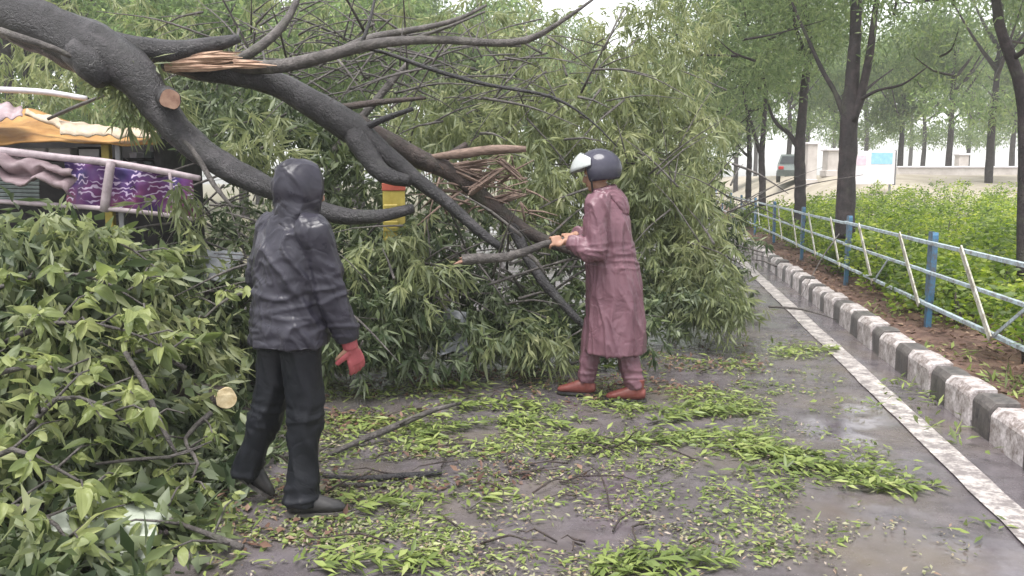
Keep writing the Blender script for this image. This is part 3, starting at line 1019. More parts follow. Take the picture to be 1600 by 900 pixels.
hang = px_blobs([
    (745, 215, 8.2, (.60, .6, .42), 70), (690, 150, 8.8, (.6, .6, .35), 40), (640, 200, 8.4, (.35, .4, .35), 24), (850, 190, 8.4, (.55, .7, .50), 100), (800, 120, 8.8, (.5, .5, .35), 40),
    (930, 180, 8.8, (.50, .7, .60), 100), (985, 260, 8.6, (.40, .6, .5), 90), (1020, 130, 9.2, (.60, .8, .65), 110), (960, 60, 9.6, (.6, .8, .45), 40),
    (870, 60, 9.2, (.7, .7, .35), 45), (770, 30, 9.0, (.5, .6, .3), 26), (650, 20, 9.0, (.5, .6, .28), 18), (1060, 40, 10, (.6, .7, .5), 50),
    (1050, 220, 8.9, (.50, .7, .45), 90), (1010, 320, 8.4, (.42, .5, .35), 70), (1075, 320, 8.4, (.38, .6, .40), 80), (1040, 400, 8.2, (.42, .5, .35), 80), (1100, 395, 8.1, (.26, .45, .30), 50), (1090, 455, 8.0, (.36, .45, .30), 80), (1130, 470, 7.8, (.16, .3, .18), 24), (1100, 200, 10.5, (.5, .7, .7), 60),
    (830, 290, 7.6, (.28, .35, .38), 36), (870, 320, 7.8, (.3, .4, .45), 45), (920, 330, 8.6, (.5, .4, .6), 55), (780, 270, 8.2, (.3, .3, .3), 20),
    (570, 400, 6.4, (.28, .2, .28), 24), (660, 440, 6.3, (.2, .2, .3), 24), (830, 525, 6.5, (.35, .2, .10), 24), (480, 470, 6.2, (.3, .2, .2), 16), (640, 380, 6.5, (.16, .15, .2), 12),
    (222, 140, 6.02, (.18, .18, .12), 15), (470, 40, 10, (1.0, .7, .4), 30), (330, 60, 10, (.9, .7, .35), 30), (150, 20, 10, (1.2, .7, .35), 30), (40, 110, 9.5, (1.2, .5, .35), 60), (130, 120, 9, (.6, .5, .3), 40),
    (285, 310, 6.2, (.18, .2, .14), 10), (420, 210, 7.0, (.4, .4, .3), 30),
])
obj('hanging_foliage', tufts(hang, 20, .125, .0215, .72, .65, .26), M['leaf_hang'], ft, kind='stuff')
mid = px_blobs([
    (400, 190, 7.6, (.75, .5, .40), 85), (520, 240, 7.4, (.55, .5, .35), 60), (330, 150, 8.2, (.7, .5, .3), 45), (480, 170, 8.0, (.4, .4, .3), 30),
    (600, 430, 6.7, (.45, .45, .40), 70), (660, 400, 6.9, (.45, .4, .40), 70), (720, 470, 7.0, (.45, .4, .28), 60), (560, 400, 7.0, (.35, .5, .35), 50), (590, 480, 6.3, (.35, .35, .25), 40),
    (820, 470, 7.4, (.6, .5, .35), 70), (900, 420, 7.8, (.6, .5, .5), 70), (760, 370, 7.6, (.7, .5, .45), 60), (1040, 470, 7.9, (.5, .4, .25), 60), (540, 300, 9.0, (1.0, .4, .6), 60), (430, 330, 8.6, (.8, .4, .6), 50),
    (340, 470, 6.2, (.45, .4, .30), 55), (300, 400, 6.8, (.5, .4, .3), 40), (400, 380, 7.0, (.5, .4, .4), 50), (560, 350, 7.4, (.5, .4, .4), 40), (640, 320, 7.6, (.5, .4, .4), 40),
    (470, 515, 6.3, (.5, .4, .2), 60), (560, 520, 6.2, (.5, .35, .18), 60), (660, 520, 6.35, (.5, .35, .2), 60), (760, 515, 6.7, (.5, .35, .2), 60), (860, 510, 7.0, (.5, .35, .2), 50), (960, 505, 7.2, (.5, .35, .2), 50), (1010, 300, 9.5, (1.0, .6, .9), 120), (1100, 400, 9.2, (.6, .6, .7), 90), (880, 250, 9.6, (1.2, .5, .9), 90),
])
obj('shade_toned_foliage', tufts(mid, 18, .11, .027, .85, .45, .20), M['leaf_dark'], ft, kind='stuff')  # deeper tufts, their shade carried by the dark leaf colour

# ------------------------------------------------------------------ heap of broken crown on the left
def heap_h(x, y):
    n = .22 * noise.noise(Vector((x, y, 0)) * 1.3) + .1 * noise.noise(Vector((x, y, 4)) * 3)
    h = 1.10 * sstep((-1.72 - x) / .62) * sstep((y - 3.1) / 1.75) * sstep((7.6 - y) / 1.4)
    low = .16 * sstep((-1.15 - x) / .5) * sstep((5.6 - y) / .6)
    return max(0, h * (1 + n * .5) + low * (1 + n))


pts, nrm = [], []
while len(pts) < 2100:
    x, y = random.uniform(-4.6, -1.2), random.uniform(2.9, 7.2)
    h = heap_h(x, y)
    if h < .05 or x / y < -.78:
        continue
    t_ = random.random() ** .5
    pts.append((x, y, max(.03, h * (.25 + .75 * t_) - .06)))
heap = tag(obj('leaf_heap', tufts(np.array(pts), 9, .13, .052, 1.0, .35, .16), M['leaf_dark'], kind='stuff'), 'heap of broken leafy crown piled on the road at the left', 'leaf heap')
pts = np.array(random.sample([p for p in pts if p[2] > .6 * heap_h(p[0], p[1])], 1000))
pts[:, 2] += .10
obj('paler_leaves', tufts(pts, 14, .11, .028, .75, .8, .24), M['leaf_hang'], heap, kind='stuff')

# large leaves: three shared shapes
def big_leaf_mesh(seed, L=1.0, wmax=.30, nl=6):
    random.seed(seed)
    bm = bmesh.new()
    rows = []
    cup, dr = random.uniform(-.10, .20), random.uniform(.05, .75)
    tw = random.uniform(-.5, .5)
    for i in range(nl + 1):
        t = i / nl
        w = wmax * (math.sin(math.pi * min(1, t * .93 + .05)) ** .75) * (1.15 - .3 * t) if i < nl else .004
        z = -dr * t * t + .04 * math.sin(t * 9 + seed)
        row = []
        for k, s in enumerate((-1, -.5, 0, .5, 1)):
            row.append(bm.verts.new((s * w + tw * .25 * t * t, t * L * (1 - .12 * dr * t), z + abs(s) * cup * w / wmax + s * w * tw * t + .025 * math.sin(t * 11 + s * 3 + seed * 2) * abs(s))))
        rows.append(row)
    for a, b in zip(rows, rows[1:]):
        for k in range(4):
            bm.faces.new((a[k], a[k + 1], b[k + 1], b[k]))
    me = bm_mesh(bm)
    me.polygons.foreach_set('use_smooth', [True] * len(me.polygons))
    return me


def big_leaf_mat():
    m = M['leaf_big']
    n, l = m.node_tree.nodes, m.node_tree.links
    b = n["Principled BSDF"]
    v = coords(n, l, (1, 1, 1))
    w = n.new("ShaderNodeTexWave")
    w.wave_type = 'BANDS'; w.bands_direction = 'DIAGONAL'
    w.inputs['Scale'].default_value = 4.5; w.inputs['Distortion'].default_value = .6
    l.new(v, w.inputs['Vector'])
    bump(n, l, b, w.outputs[0], .16, .02)


big_leaf_mat()
BL = [big_leaf_mesh(i, 1.0, .13 + .022 * i) for i in range(7)]
for m_ in BL: m_.materials.append(M['leaf_big'])


def put_leaf(parent, p, d, up, size, name='leaf'):
    d = d.normalized()
    x = d.cross(up)
    if x.length < 1e-4: x = d.orthogonal()
    x.normalize()
    z = x.cross(d)
    o = bpy.data.objects.new(name, random.choice(BL))
    COL.objects.link(o)
    o.matrix_basis = Matrix.Translation(p) @ Matrix((x, d, z)).transposed().to_4x4() @ Matrix.Diagonal((size, size, size, 1))
    attach(o, parent)


def leafy_branch(pts, label, n_side=6, leaf=.19, group='leafy branches heaped at the left', r0=.016, stem='bark_grey', per=11):
    P = [Vector(p) for p in pts]
    t = thing('leafy_branch', label, 'branch', P[0], group)
    limb('stem', P, [r0 * (1 - .75 * i / (len(P) - 1)) for i in range(len(P))], M[stem], t, 7, .15)
    path, _ = spline(P, [1] * len(P), .05)
    for k in range(n_side):
        i = int(len(path) * (k + .6) / n_side)
        i = min(i, len(path) - 2)
        a = path[i]
        tg = (path[i + 1] - path[i]).normalized()
        s = (1 if k % 2 else -1)
        d = (tg * .5 + tg.cross(Vector((0, 0, 1))) * s * random.uniform(.6, 1.1) + Vector((0, 0, random.uniform(.1, .6)))).normalized()
        L = random.uniform(.16, .34)
        e = a + d * L + Vector((0, 0, -.03))
        limb('side_twig', [a, a + d * L * .55 + Vector((0, 0, .02)), e], [r0 * .45, r0 * .3, r0 * .18], M[stem], t, 5, .1)
        for q in range(per):
            f = .35 + .65 * (q + .5) / per
            b = a + d * L * f
            ang = (q * 2.4) + random.uniform(-.4, .4)
            ld = (d * .7 + Vector((math.cos(ang), math.sin(ang), 0)) * .9 + Vector((0, 0, random.uniform(-1.0, .1))))
            up = Vector((random.gauss(0, .7), random.gauss(-.3, .7), random.choice((1, 1, 1, .5, -.6))))
            put_leaf(t, b, ld, up, leaf * .54 * random.uniform(.45, 1.25))
    return t


def on_heap(px, py, d, lift=.05):
    p = at(px, py, d)
    return Vector((p.x, p.y, max(p.z, .04))) + Vector((0, 0, lift))


random.seed(77)
branches = [
    ([(20, 415, 5.3), (110, 385, 5.1), (190, 395, 5.0), (255, 440, 4.9)], 'leafy branch arching over the top of the heap below the purple cloth', 8, .19),
    ([(-40, 480, 4.6), (60, 445, 4.6), (150, 450, 4.6), (240, 500, 4.6)], 'leafy branch with pale upturned leaves just under the top of the heap', 8, .20),
    ([(10, 550, 4.2), (90, 520, 4.25), (190, 530, 4.3), (280, 570, 4.3)], 'long pale leafy branch curving across the middle of the left heap', 9, .21),
    ([(-60, 620, 3.9), (40, 590, 3.95), (120, 600, 4.0), (200, 640, 4.0)], 'leafy branch hanging toward the thin bare stick in the left heap', 8, .20),
    ([(290, 590, 4.6), (230, 560, 4.5), (160, 590, 4.35), (100, 640, 4.2)], 'leafy branch drooping left beside the round cut log', 7, .19),
    ([(40, 700, 3.7), (90, 640, 3.7), (160, 650, 3.75), (210, 690, 3.8)], 'yellow green leafy branch low on the heap, above the crossed bare sticks', 7, .20),
    ([(-50, 760, 3.5), (20, 720, 3.5), (90, 750, 3.5), (160, 790, 3.5)], 'leafy branch with broad yellow green leaves low at the left edge', 7, .20),
    ([(-40, 840, 3.3), (30, 810, 3.3), (90, 840, 3.3), (120, 890, 3.3)], 'broad leafed branch in the bottom left corner beside the pale crumpled sheet', 7, .20),
    ([(380, 900, 3.35), (320, 850, 3.45), (270, 830, 3.55), (220, 800, 3.65)], 'small leafy branch lying flat on the road, between pale sheet and lifted boot', 5, .15),
    ([(330, 660, 4.5), (290, 700, 4.3), (310, 740, 4.1), (290, 780, 3.95)], 'short leafy branch on the road just left of the dark clad walker', 5, .13),
    ([(420, 480, 5.6), (380, 470, 5.5), (340, 490, 5.4), (300, 530, 5.3)], 'leafy branch behind the walker at jacket hem height', 6, .16),
]
for pts, lab, ns, lf in branches:
    leafy_branch([on_heap(*p) for p in pts], lab, ns, lf)

# bare sticks on and beside the heap
stick_g = 'bare sticks lying about the road'


def stick(path, mat, label, seg=8):
    t = thing('stick', label, 'stick', gnd(path[0][0], max(path[0][1], 300)), stick_g)
    main = path
    px_limb('stem', main, M[mat], t, seg, .15)
    i = len(main) // 2
    a, b, d, w = main[i]
    px_limb('side_shoot', [(a, b, d, w * .6), (a + random.uniform(10, 25), b - random.uniform(4, 14), d, w * .45), (a + random.uniform(28, 50), b - random.uniform(4, 22), d, w * .2)], M[mat], t, 6, .1)
    return t


stick([(195, 550, 4.15, 8), (225, 600, 4.1, 10), (245, 650, 4.0, 9), (270, 700, 3.95, 7), (278, 712, 3.95, 4)], 'bark_grey', 'thin bare stick leaning upright against the left heap')
stick([(150, 725, 3.72, 5), (210, 718, 3.75, 6), (265, 714, 3.8, 6), (330, 690, 3.9, 3)], 'bark_grey', 'thin pale stick lying level across the foot of the left heap')
stick([(505, 757, 4.42, 5), (560, 768, 4.36, 10), (630, 762, 4.40, 11), (690, 752, 4.46, 8)], 'bark_wet', 'dark wet stick lying on the road right of the walker, upper of two')
stick([(520, 770, 4.32, 4), (570, 778, 4.28, 7), (635, 770, 4.33, 5)], 'bark_grey', 'thinner pale stick lying just below the dark wet stick')
stick([(785, 755, 4.44, 3), (815, 752, 4.46, 6), (840, 742, 4.52, 5), (850, 735, 4.56, 3)], 'bark_brown', 'small curved twig lying alone on the wet road')
stick([(512, 716, 4.75, 7), (560, 690, 4.95, 11), (620, 665, 5.12, 11), (680, 640, 5.35, 9), (720, 630, 5.5, 5)], 'bark_grey', 'long pale branch lying diagonally behind the walker among green sprays')
stick([(410, 505, 6.0, 6), (470, 490, 6.1, 7), (545, 480, 6.2, 4)], 'split_wood', 'broken brown stick in the brush behind the walker')

# cut log
lg = thing('log', 'short cut log showing a round pale sawn end, left of the walker', 'log', gnd(330, 645))
la, lb = at(352, 622, 5.0), at(250, 612, 5.45)
limb('bark', [la, la.lerp(lb, .5), lb], [.068, .074, .078], M['bark_brown'], lg, 14, .10)
bm = bmesh.new()
dl = (la - lb).normalized()
dl = (dl + Vector((-.15, -.75, .1))).normalized()
bmesh.ops.create_cone(bm, cap_ends=True, segments=20, radius1=.066, radius2=.062, depth=.03, matrix=Matrix.Translation(la + dl * .012) @ dl.to_track_quat('Z', 'Y').to_matrix().to_4x4())
for v in bm.verts:
    v.co += (v.co - la) * .16 * noise.noise(v.co * 18)
obj('sawn_face', bm_mesh(bm), M['cut_wood'], lg, smooth=False)
#@@SECTION STALL
# ------------------------------------------------------------------ crushed stall on the left
random.seed(41)
M['orange_canvas'] = noisy_mat('orange_canvas', (.24, .115, .035), (.42, .24, .08), 5, (.5, .75), .4, .01)
M['torn_lining'] = noisy_mat('torn_lining', (.36, .28, .20), (.58, .48, .38), 9, (.5, .8), .4, .01)
M['pink_metal'] = noisy_mat('pink_metal', (.30, .24, .26), (.56, .47, .50), 10, (.3, .6), .3, .005)
M['dark_recess'] = noisy_mat('dark_recess', (.012, .011, .012), (.035, .032, .034), 5, (.6, .9), .2, .005)  # shade of the stall interior put into the colour; also the black frame
M['yellow_paint'] = noisy_mat('yellow_paint', (.36, .28, .055), (.54, .44, .11), 9, (.35, .6), .2, .004)
M['box_white'] = noisy_mat('box_white', (.46, .44, .48), (.62, .60, .64), 9, (.4, .7), .2, .003)
M['pink_tarp'] = noisy_mat('pink_tarp', (.20, .14, .155), (.40, .31, .33), 6, (.35, .6), .4, .01)
M['shutter'] = noisy_mat('shutter', (.08, .10, .10), (.17, .20, .20), 8, (.35, .6), .3, .005)


def print_mat():
    m, n, l, b = new_mat('purple_print')
    v = coords(n, l, (1, 1, 1))
    w = n.new("ShaderNodeTexWave"); w.wave_type = 'BANDS'; w.bands_direction = 'Z'
    w.inputs['Scale'].default_value = 7.0; w.inputs['Distortion'].default_value = 7.0; w.inputs['Detail'].default_value = 1.0; w.inputs['Detail Scale'].default_value = 2.4
    l.new(v, w.inputs['Vector'])
    base = ramp(n, l, noise_tex(n, l, 3.2, 2, .5, v), [(.35, (.045, .035, .16)), (.5, (.13, .035, .17)), (.68, (.20, .04, .10))])
    k = ramp(n, l, w.outputs[0], [(.72, 0.0), (.84, 1.0)])
    gate = ramp(n, l, noise_tex(n, l, 9, 1, .4, v), [(.45, 0.0), (.52, 1.0)])
    mu = n.new("ShaderNodeMath"); mu.operation = 'MULTIPLY'
    l.new(k, mu.inputs[0]); l.new(gate, mu.inputs[1])
    mx = n.new("ShaderNodeMix"); mx.data_type = 'RGBA'
    l.new(mu.outputs[0], mx.inputs[0]); l.new(base, mx.inputs[6]); mx.inputs[7].default_value = (.62, .50, .68, 1)
    l.new(mx.outputs[2], b.inputs['Base Color'])
    b.inputs['Roughness'].default_value = .55
    return m


M['purple_print'] = print_mat()
SD = 7.0
st = thing('market_stall', 'crushed roadside stall with sagging orange awning and purple patterned cloth', 'stall', (at(150, 300, SD).x, SD, -.03))


def canvas_fn(s, t):
    # s along the front (left to right), t from front edge to ridge
    px = -60 + 305 * s
    f = at(px, 221 + 4 * math.sin(s * 9), 6.75)
    ridge_y = 186 - 16 * math.exp(-((px - 48) / 40) ** 2) + 24 * sstep((px - 60) / 150)
    bck = at(px, ridge_y, 7.7)
    p = f.lerp(bck, t)
    p.z += .10 * math.sin(math.pi * t) * (.5 + .5 * math.sin(s * 7 + 1)) - .05 * math.sin(math.pi * t) + .03 * noise.noise(p * 5)
    return p


sheet('awning', canvas_fn, 40, 14, M['orange_canvas'], st, .012)


def lip_fn(s, t):
    px = 40 + 70 * s
    a = at(px, 171 + 26 * s + 3 * math.sin(s * 8), 6.95)
    b = at(px - 2, 180 + 27 * s, 6.9)
    return a.lerp(b, t) + Vector((0, .02 * math.sin(s * 11), .02 * noise.noise(Vector((s * 6, t * 2, 1)))))


sheet('torn_edge', lip_fn, 20, 4, M['torn_lining'], st, .02)


def rip_fn(s, t):
    px = 95 + 150 * s
    a = at(px, 190 + 20 * s + 6 * noise.noise(Vector((s * 7, 3, 0))), 6.85)
    b = at(px, 212 + 5 * s + 8 * noise.noise(Vector((s * 9, 9, 0))), 6.70)
    return a.lerp(b, t) + Vector((0, .04 * noise.noise(Vector((s * 8, t * 3, 2))), .03 * math.sin(t * 3)))


sheet('torn_lining', rip_fn, 30, 5, M['torn_lining'], st, .012)


def tin_fn(s, t):
    px = -70 + 105 * s
    a = at(px, 152 + 18 * s * s + 3 * math.sin(s * 30), 7.05)
    b = at(px, 194 - 10 * s + 3 * math.sin(s * 30 + 1), 6.7)
    return a.lerp(b, t) + Vector((0, .04 * noise.noise(Vector((s * 5, t * 4, 7))), 0))


sheet('bent_sheet', tin_fn, 30, 6, M['pink_tarp'], st, .008)
px_limb('pole', [(-60, 138, 7.2, 9), (60, 143, 7.2, 9), (135, 154, 7.2, 8)], M['box_white'], st, 8, .02)
px_limb('pole', [(75, 186, 6.8, 5), (110, 170, 6.75, 6), (165, 148, 6.7, 5)], M['bark_grey'], st, 8, .1)
# body of the stall behind the opening
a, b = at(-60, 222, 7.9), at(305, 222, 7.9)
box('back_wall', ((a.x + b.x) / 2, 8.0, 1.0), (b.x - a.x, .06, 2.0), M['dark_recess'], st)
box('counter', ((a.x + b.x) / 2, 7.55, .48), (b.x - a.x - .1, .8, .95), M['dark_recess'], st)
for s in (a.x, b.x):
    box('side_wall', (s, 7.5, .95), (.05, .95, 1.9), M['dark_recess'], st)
# boxes on the shelf
sh = at(20, 246, 7.3)
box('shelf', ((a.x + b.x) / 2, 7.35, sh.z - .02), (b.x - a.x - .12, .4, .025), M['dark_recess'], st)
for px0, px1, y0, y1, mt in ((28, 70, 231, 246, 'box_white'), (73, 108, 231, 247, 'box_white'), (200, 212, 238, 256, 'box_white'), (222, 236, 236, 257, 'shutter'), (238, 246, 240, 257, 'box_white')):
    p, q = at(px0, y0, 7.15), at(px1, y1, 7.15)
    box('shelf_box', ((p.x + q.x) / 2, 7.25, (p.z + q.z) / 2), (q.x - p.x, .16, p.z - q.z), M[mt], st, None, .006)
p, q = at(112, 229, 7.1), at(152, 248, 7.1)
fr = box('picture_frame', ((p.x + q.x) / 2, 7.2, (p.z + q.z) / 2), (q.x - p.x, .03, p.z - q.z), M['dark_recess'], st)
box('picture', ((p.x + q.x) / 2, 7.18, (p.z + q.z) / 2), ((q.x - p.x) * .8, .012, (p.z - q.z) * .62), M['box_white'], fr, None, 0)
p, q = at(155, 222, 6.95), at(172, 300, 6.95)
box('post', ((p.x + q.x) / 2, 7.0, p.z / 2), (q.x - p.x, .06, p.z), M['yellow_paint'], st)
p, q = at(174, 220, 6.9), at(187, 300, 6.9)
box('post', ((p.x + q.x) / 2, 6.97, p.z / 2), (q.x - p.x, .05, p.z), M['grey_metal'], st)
# bent beam, cloth, lower rail
px_limb('beam', [(-60, 231, 6.55, 16), (30, 239, 6.55, 13), (100, 247, 6.55, 12), (170, 254, 6.55, 12), (250, 267, 6.55, 11), (312, 279, 6.5, 10)], M['pink_metal'], st, 6, .06)
px_limb('rail', [(-40, 312, 6.5, 8), (150, 325, 6.5, 8), (235, 333, 6.5, 8), (308, 343, 6.5, 7)], M['pink_metal'], st, 6, .05)
px_limb('upright', [(174, 252, 6.5, 14), (168, 290, 6.48, 15), (163, 330, 6.5, 15)], M['pink_metal'], st, 6, .05)
px_limb('upright', [(265, 270, 6.52, 5), (270, 310, 6.5, 5), (274, 338, 6.5, 5)], M['pink_metal'], st, 6, .05)


def cloth_fn(s, t):
    px = 100 + 206 * s
    a = at(px, 248 + 30 * s, 6.62)
    b = at(px, 322 + 20 * s, 6.62)
    p = a.lerp(b, t)
    p.y += .05 * math.sin(s * 17 + t * 2) + .03 * noise.noise(Vector((s * 9, t * 5, 0)))
    return p


sheet('cloth', cloth_fn, 50, 12, M['purple_print'], st, .006)


def tarp_fn(s, t):
    px = -70 + 190 * s
    a = at(px, 238 + 8 * s + 28 * max(0, s - .3), 6.48)
    b = at(px - 10, 256 + 42 * s + 12 * math.sin(s * 14) + 6 * math.sin(s * 31), 6.4)
    p = a.lerp(b, t)
    p += Vector((0, .07 * math.sin(t * 9 + s * 4) + .10 * noise.noise(p * 7), .06 * noise.noise(p * 9)))
    return p


sheet('tarpaulin', tarp_fn, 34, 12, M['pink_tarp'], st, .006)
for k in range(8):
    y = 266 + 6.2 * k
    p, q = at(-60, y, 6.75), at(62, y + 2, 6.75)
    bar('slat', p, q, .012, .024, M['shutter'], st)

# yellow panel behind the lower limb
M['red_paint'] = noisy_mat('red_paint', (.34, .07, .05), (.46, .12, .08), 9, (.35, .6), .2, .003)
yp = thing('yellow_panel', 'narrow upright yellow panel with red top showing behind the lower limb', 'panel', (at(618, 360, 6.9).x, 6.9, 0))
p, q = at(598, 298, 6.9), at(634, 404, 6.9)
rz_ = Matrix.Rotation(.25, 3, 'Z')
pc = Vector(((p.x + q.x) / 2, 6.9, (p.z + q.z) / 2))
box('board', pc, (q.x - p.x, .04, p.z - q.z), M['yellow_paint'], yp, rz_)
box('red_top', (pc.x, 6.9, p.z + .03), (q.x - p.x + .01, .05, .06), M['red_paint'], yp, rz_)
for k in range(3):
    box('yellow_block', pc + rz_ @ Vector((-.03, -.035, -.14 + .13 * k)), (.12, .03, .09), M['yellow_paint'], yp, rz_, .01)
box('leg', (pc.x, 6.92, q.z / 2), (.05, .05, q.z), M['grey_metal'], yp, rz_)

# debris in the brush
M['grey_sheet'] = noisy_mat('grey_sheet', (.09, .095, .105), (.22, .23, .245), 6, (.3, .55), .3, .006)
M['plastic'] = noisy_mat('plastic', (.20, .22, .19), (.36, .39, .33), 5, (.25, .45), .3, .006)


def crumple(name, label, cat, pc, sx, sz, mat, amp=.08, tilt=.5, seed=0, thick=.004):
    c = Vector(pc)

    def fn(s, t):
        x, y = (s - .5) * sx, (t - .5) * sz
        q = Vector((x * 4 + seed, y * 4, seed * 1.7))
        z = amp * (noise.noise(q) + .5 * abs(noise.noise(q * 2.3)) + .3 * noise.noise(q * 5))
        edge = 1 + .25 * noise.noise(Vector((math.atan2(y, x) * 2, seed, 0)))
        return c + Vector((x * edge, y * edge * math.cos(tilt) - z * math.sin(tilt), y * edge * math.sin(tilt) + z * math.cos(tilt)))
    o = sheet(name, fn, 26, 20, mat, None, thick)
    return tag(o, label, cat)


crumple('crumpled_sheet', 'crumpled grey plastic sheet caught in the brush beyond the wet road', 'plastic sheet', at(700, 520, 6.45), .30, .34, M['grey_sheet'], .12, 1.0, 3)
crumple('crumpled_sheet', 'pale crumpled plastic sheet among broad leaves near the bottom left corner', 'plastic sheet', at(168, 852, 3.45) + Vector((0, 0, .06)), .42, .34, M['plastic'], .10, .6, 8)
crumple('metal_sheet', 'bent grey metal sheet lying in the brush below the purple cloth', 'metal sheet', at(318, 415, 6.3), .5, .3, M['grey_sheet'], .05, .7, 5)
bar_p = [at(298, 470, 6.15), at(352, 446, 6.25)]
pk = tag(bar('wooden_plank', bar_p[0], bar_p[1], .03, .12, M['bark_brown'], None, .004), 'short brown wooden plank under the bent metal sheet in the brush', 'plank')


# ------------------------------------------------------------------ people
def rings(path, up=None, seg=18):
    """loft of elliptical rings; path of (centre, axis_a vector, ra, rb); ring plane spanned by axis_a and b"""
    vs, fs = [], []
    n = len(path)
    for i, (c, A, ra, rb) in enumerate(path):
        c = Vector(c)
        t = (Vector(path[min(i + 1, n - 1)][0]) - Vector(path[max(i - 1, 0)][0])).normalized()
        a = Vector(A); a = (a - t * a.dot(t)).normalized()
        b = t.cross(a)
        for k in range(seg):
            g = 2 * math.pi * k / seg
            vs.append(c + a * math.cos(g) * ra + b * math.sin(g) * rb)
    for i in range(n - 1):
        for k in range(seg):
            p, q = i * seg + k, i * seg + (k + 1) % seg
            fs.append((p, q, q + seg, p + seg))
    fs.append(tuple(reversed(range(seg)))); fs.append(tuple(range((n - 1) * seg, n * seg)))
    return vs, fs


def dense(path, m=4):
    """smooth in-between rings"""
    cs, ras = spline([p[0] for p in path], [p[2] for p in path], 1e9), None
    out = []
    n = len(path)
    for i in range(n - 1):
        P = [Vector(path[max(0, min(n - 1, j))][0]) for j in (i - 1, i, i + 1, i + 2)]
        for k in range(m):
            t = k / m
            c = 0.5 * ((2 * P[1]) + (P[2] - P[0]) * t + (2 * P[0] - 5 * P[1] + 4 * P[2] - P[3]) * t * t + (3 * P[1] - P[0] - 3 * P[2] + P[3]) * t ** 3)
            e = sstep(t) * .5 + t * .5
            out.append((c, Vector(path[i][1]).lerp(Vector(path[i + 1][1]), t), path[i][2] + (path[i + 1][2] - path[i][2]) * e, path[i][3] + (path[i + 1][3] - path[i][3]) * e))
    out.append(path[-1])
    return out


def ball(c, r, A=None):
    bm = bmesh.new()
    bmesh.ops.create_uvsphere(bm, u_segments=20, v_segments=14, radius=1)
    R = A.to_4x4() if A is not None else Matrix.Identity(4)
    bmesh.ops.transform(bm, matrix=Matrix.Translation(Vector(c)) @ R @ Matrix.Diagonal((r[0], r[1], r[2], 1)), verts=bm.verts[:])
    vs = [v.co.copy() for v in bm.verts]
    fs = [tuple(v.index for v in f.verts) for f in bm.faces]
    bm.free()
    return vs, fs


def fuse(name, pieces, voxel, mat, parent, smooth_n=4, wrinkle=None, **props):
    """melt overlapping closed pieces into one continuous surface"""
    vs, fs = [], []
    for v, f in pieces:
        b = len(vs)
        vs += v
        fs += [tuple(i + b for i in q) for q in f]
    tmp = bpy.data.objects.new('tmp_fuse', mesh(vs, fs))
    COL.objects.link(tmp)
    md = tmp.modifiers.new('r', 'REMESH')
    md.mode = 'VOXEL'; md.voxel_size = voxel
    dg = bpy.context.evaluated_depsgraph_get()
    me = bpy.data.meshes.new_from_object(tmp.evaluated_get(dg))
    bpy.data.objects.remove(tmp)
    bm = bmesh.new(); bm.from_mesh(me)
    for _ in range(smooth_n):
        bmesh.ops.smooth_vert(bm, verts=bm.verts[:], factor=.5, use_axis_x=True, use_axis_y=True, use_axis_z=True)
    if wrinkle:
        bm.normal_update()
        mv = [(v, v.normal.copy() * wrinkle(v.co)) for v in bm.verts]
        for v, d in mv: v.co += d
    bm.to_mesh(me); bm.free()
    me.materials.clear()
    return obj(name, me, mat, parent, **props)


def seg_tube(pts, rad, m=4, seg=14):
    A = Vector((.3, 1, .2))
    return rings(dense([(p, A, r, r) for p, r in zip(pts, rad)], m), None, seg)


def wet_cloth(name, c1, c2, rough=(.22, .5), scale=5):
    m, n, l, b = new_mat(name)
    v = coords(n, l)
    f = noise_tex(n, l, scale, 5, .6, v)
    l.new(ramp(n, l, f, [(.3, c1), (.7, c2)]), b.inputs['Base Color'])
    l.new(ramp(n, l, noise_tex(n, l, scale * 3, 4, .6, v), [(.3, rough[0]), (.7, rough[1])]), b.inputs['Roughness'])
    b.inputs['Specular IOR Level'].default_value = .32
    # sharp small creases of thin rain cloth
    n1 = noise_tex(n, l, 7, 2, .5, v, .9)
    rd = n.new("ShaderNodeMath"); rd.operation = 'SUBTRACT'; rd.inputs[1].default_value = .5
    l.new(n1, rd.inputs[0])
    ab = n.new("ShaderNodeMath"); ab.operation = 'ABSOLUTE'
    l.new(rd.outputs[0], ab.inputs[0])
    cr = ramp(n, l, ab.outputs[0], [(0.0, 0.0), (.10, 1.0)])
    ad = n.new("ShaderNodeMath"); ad.operation = 'MULTIPLY_ADD'; ad.inputs[1].default_value = .6
    l.new(noise_tex(n, l, 26, 4, .6, v, .8), ad.inputs[0]); l.new(cr, ad.inputs[2])
    bump(n, l, b, ad.outputs[0], .20, .010)
    return m


M['jacket'] = wet_cloth('jacket_navy', (.018, .017, .025), (.038, .036, .049), (.24, .48))
M['trousers'] = wet_cloth('trousers_black', (.004, .005, .008), (.010, .011, .016), (.45, .7))
M['coat'] = wet_cloth('coat_mauve', (.115, .057, .075), (.172, .088, .110), (.28, .5))
M['skin'] = noisy_mat('skin', (.26, .14, .095), (.36, .21, .15), 12, (.4, .6), .1, .002)
M['red_glove'] = noisy_mat('red_glove', (.26, .055, .065), (.38, .10, .11), 14, (.45, .7), .3, .003)
M['shoe_black'] = noisy_mat('shoe_black', (.02, .02, .022), (.055, .052, .052), 12, (.25, .5), .2, .003)
M['shoe_sole'] = noisy_mat('shoe_sole', (.05, .047, .045), (.11, .10, .095), 12, (.4, .7), .2, .003)
M['boot_red'] = noisy_mat('boot_red', (.11, .032, .028), (.20, .062, .052), 10, (.3, .55), .3, .004)
M['helmet_dark'] = noisy_mat('helmet_dark', (.030, .030, .045), (.060, .058, .080), 5, (.10, .2), .02, .001)
M['visor'] = noisy_mat('visor', (.34, .36, .36), (.48, .50, .50), 5, (.12, .25), .03, .001)
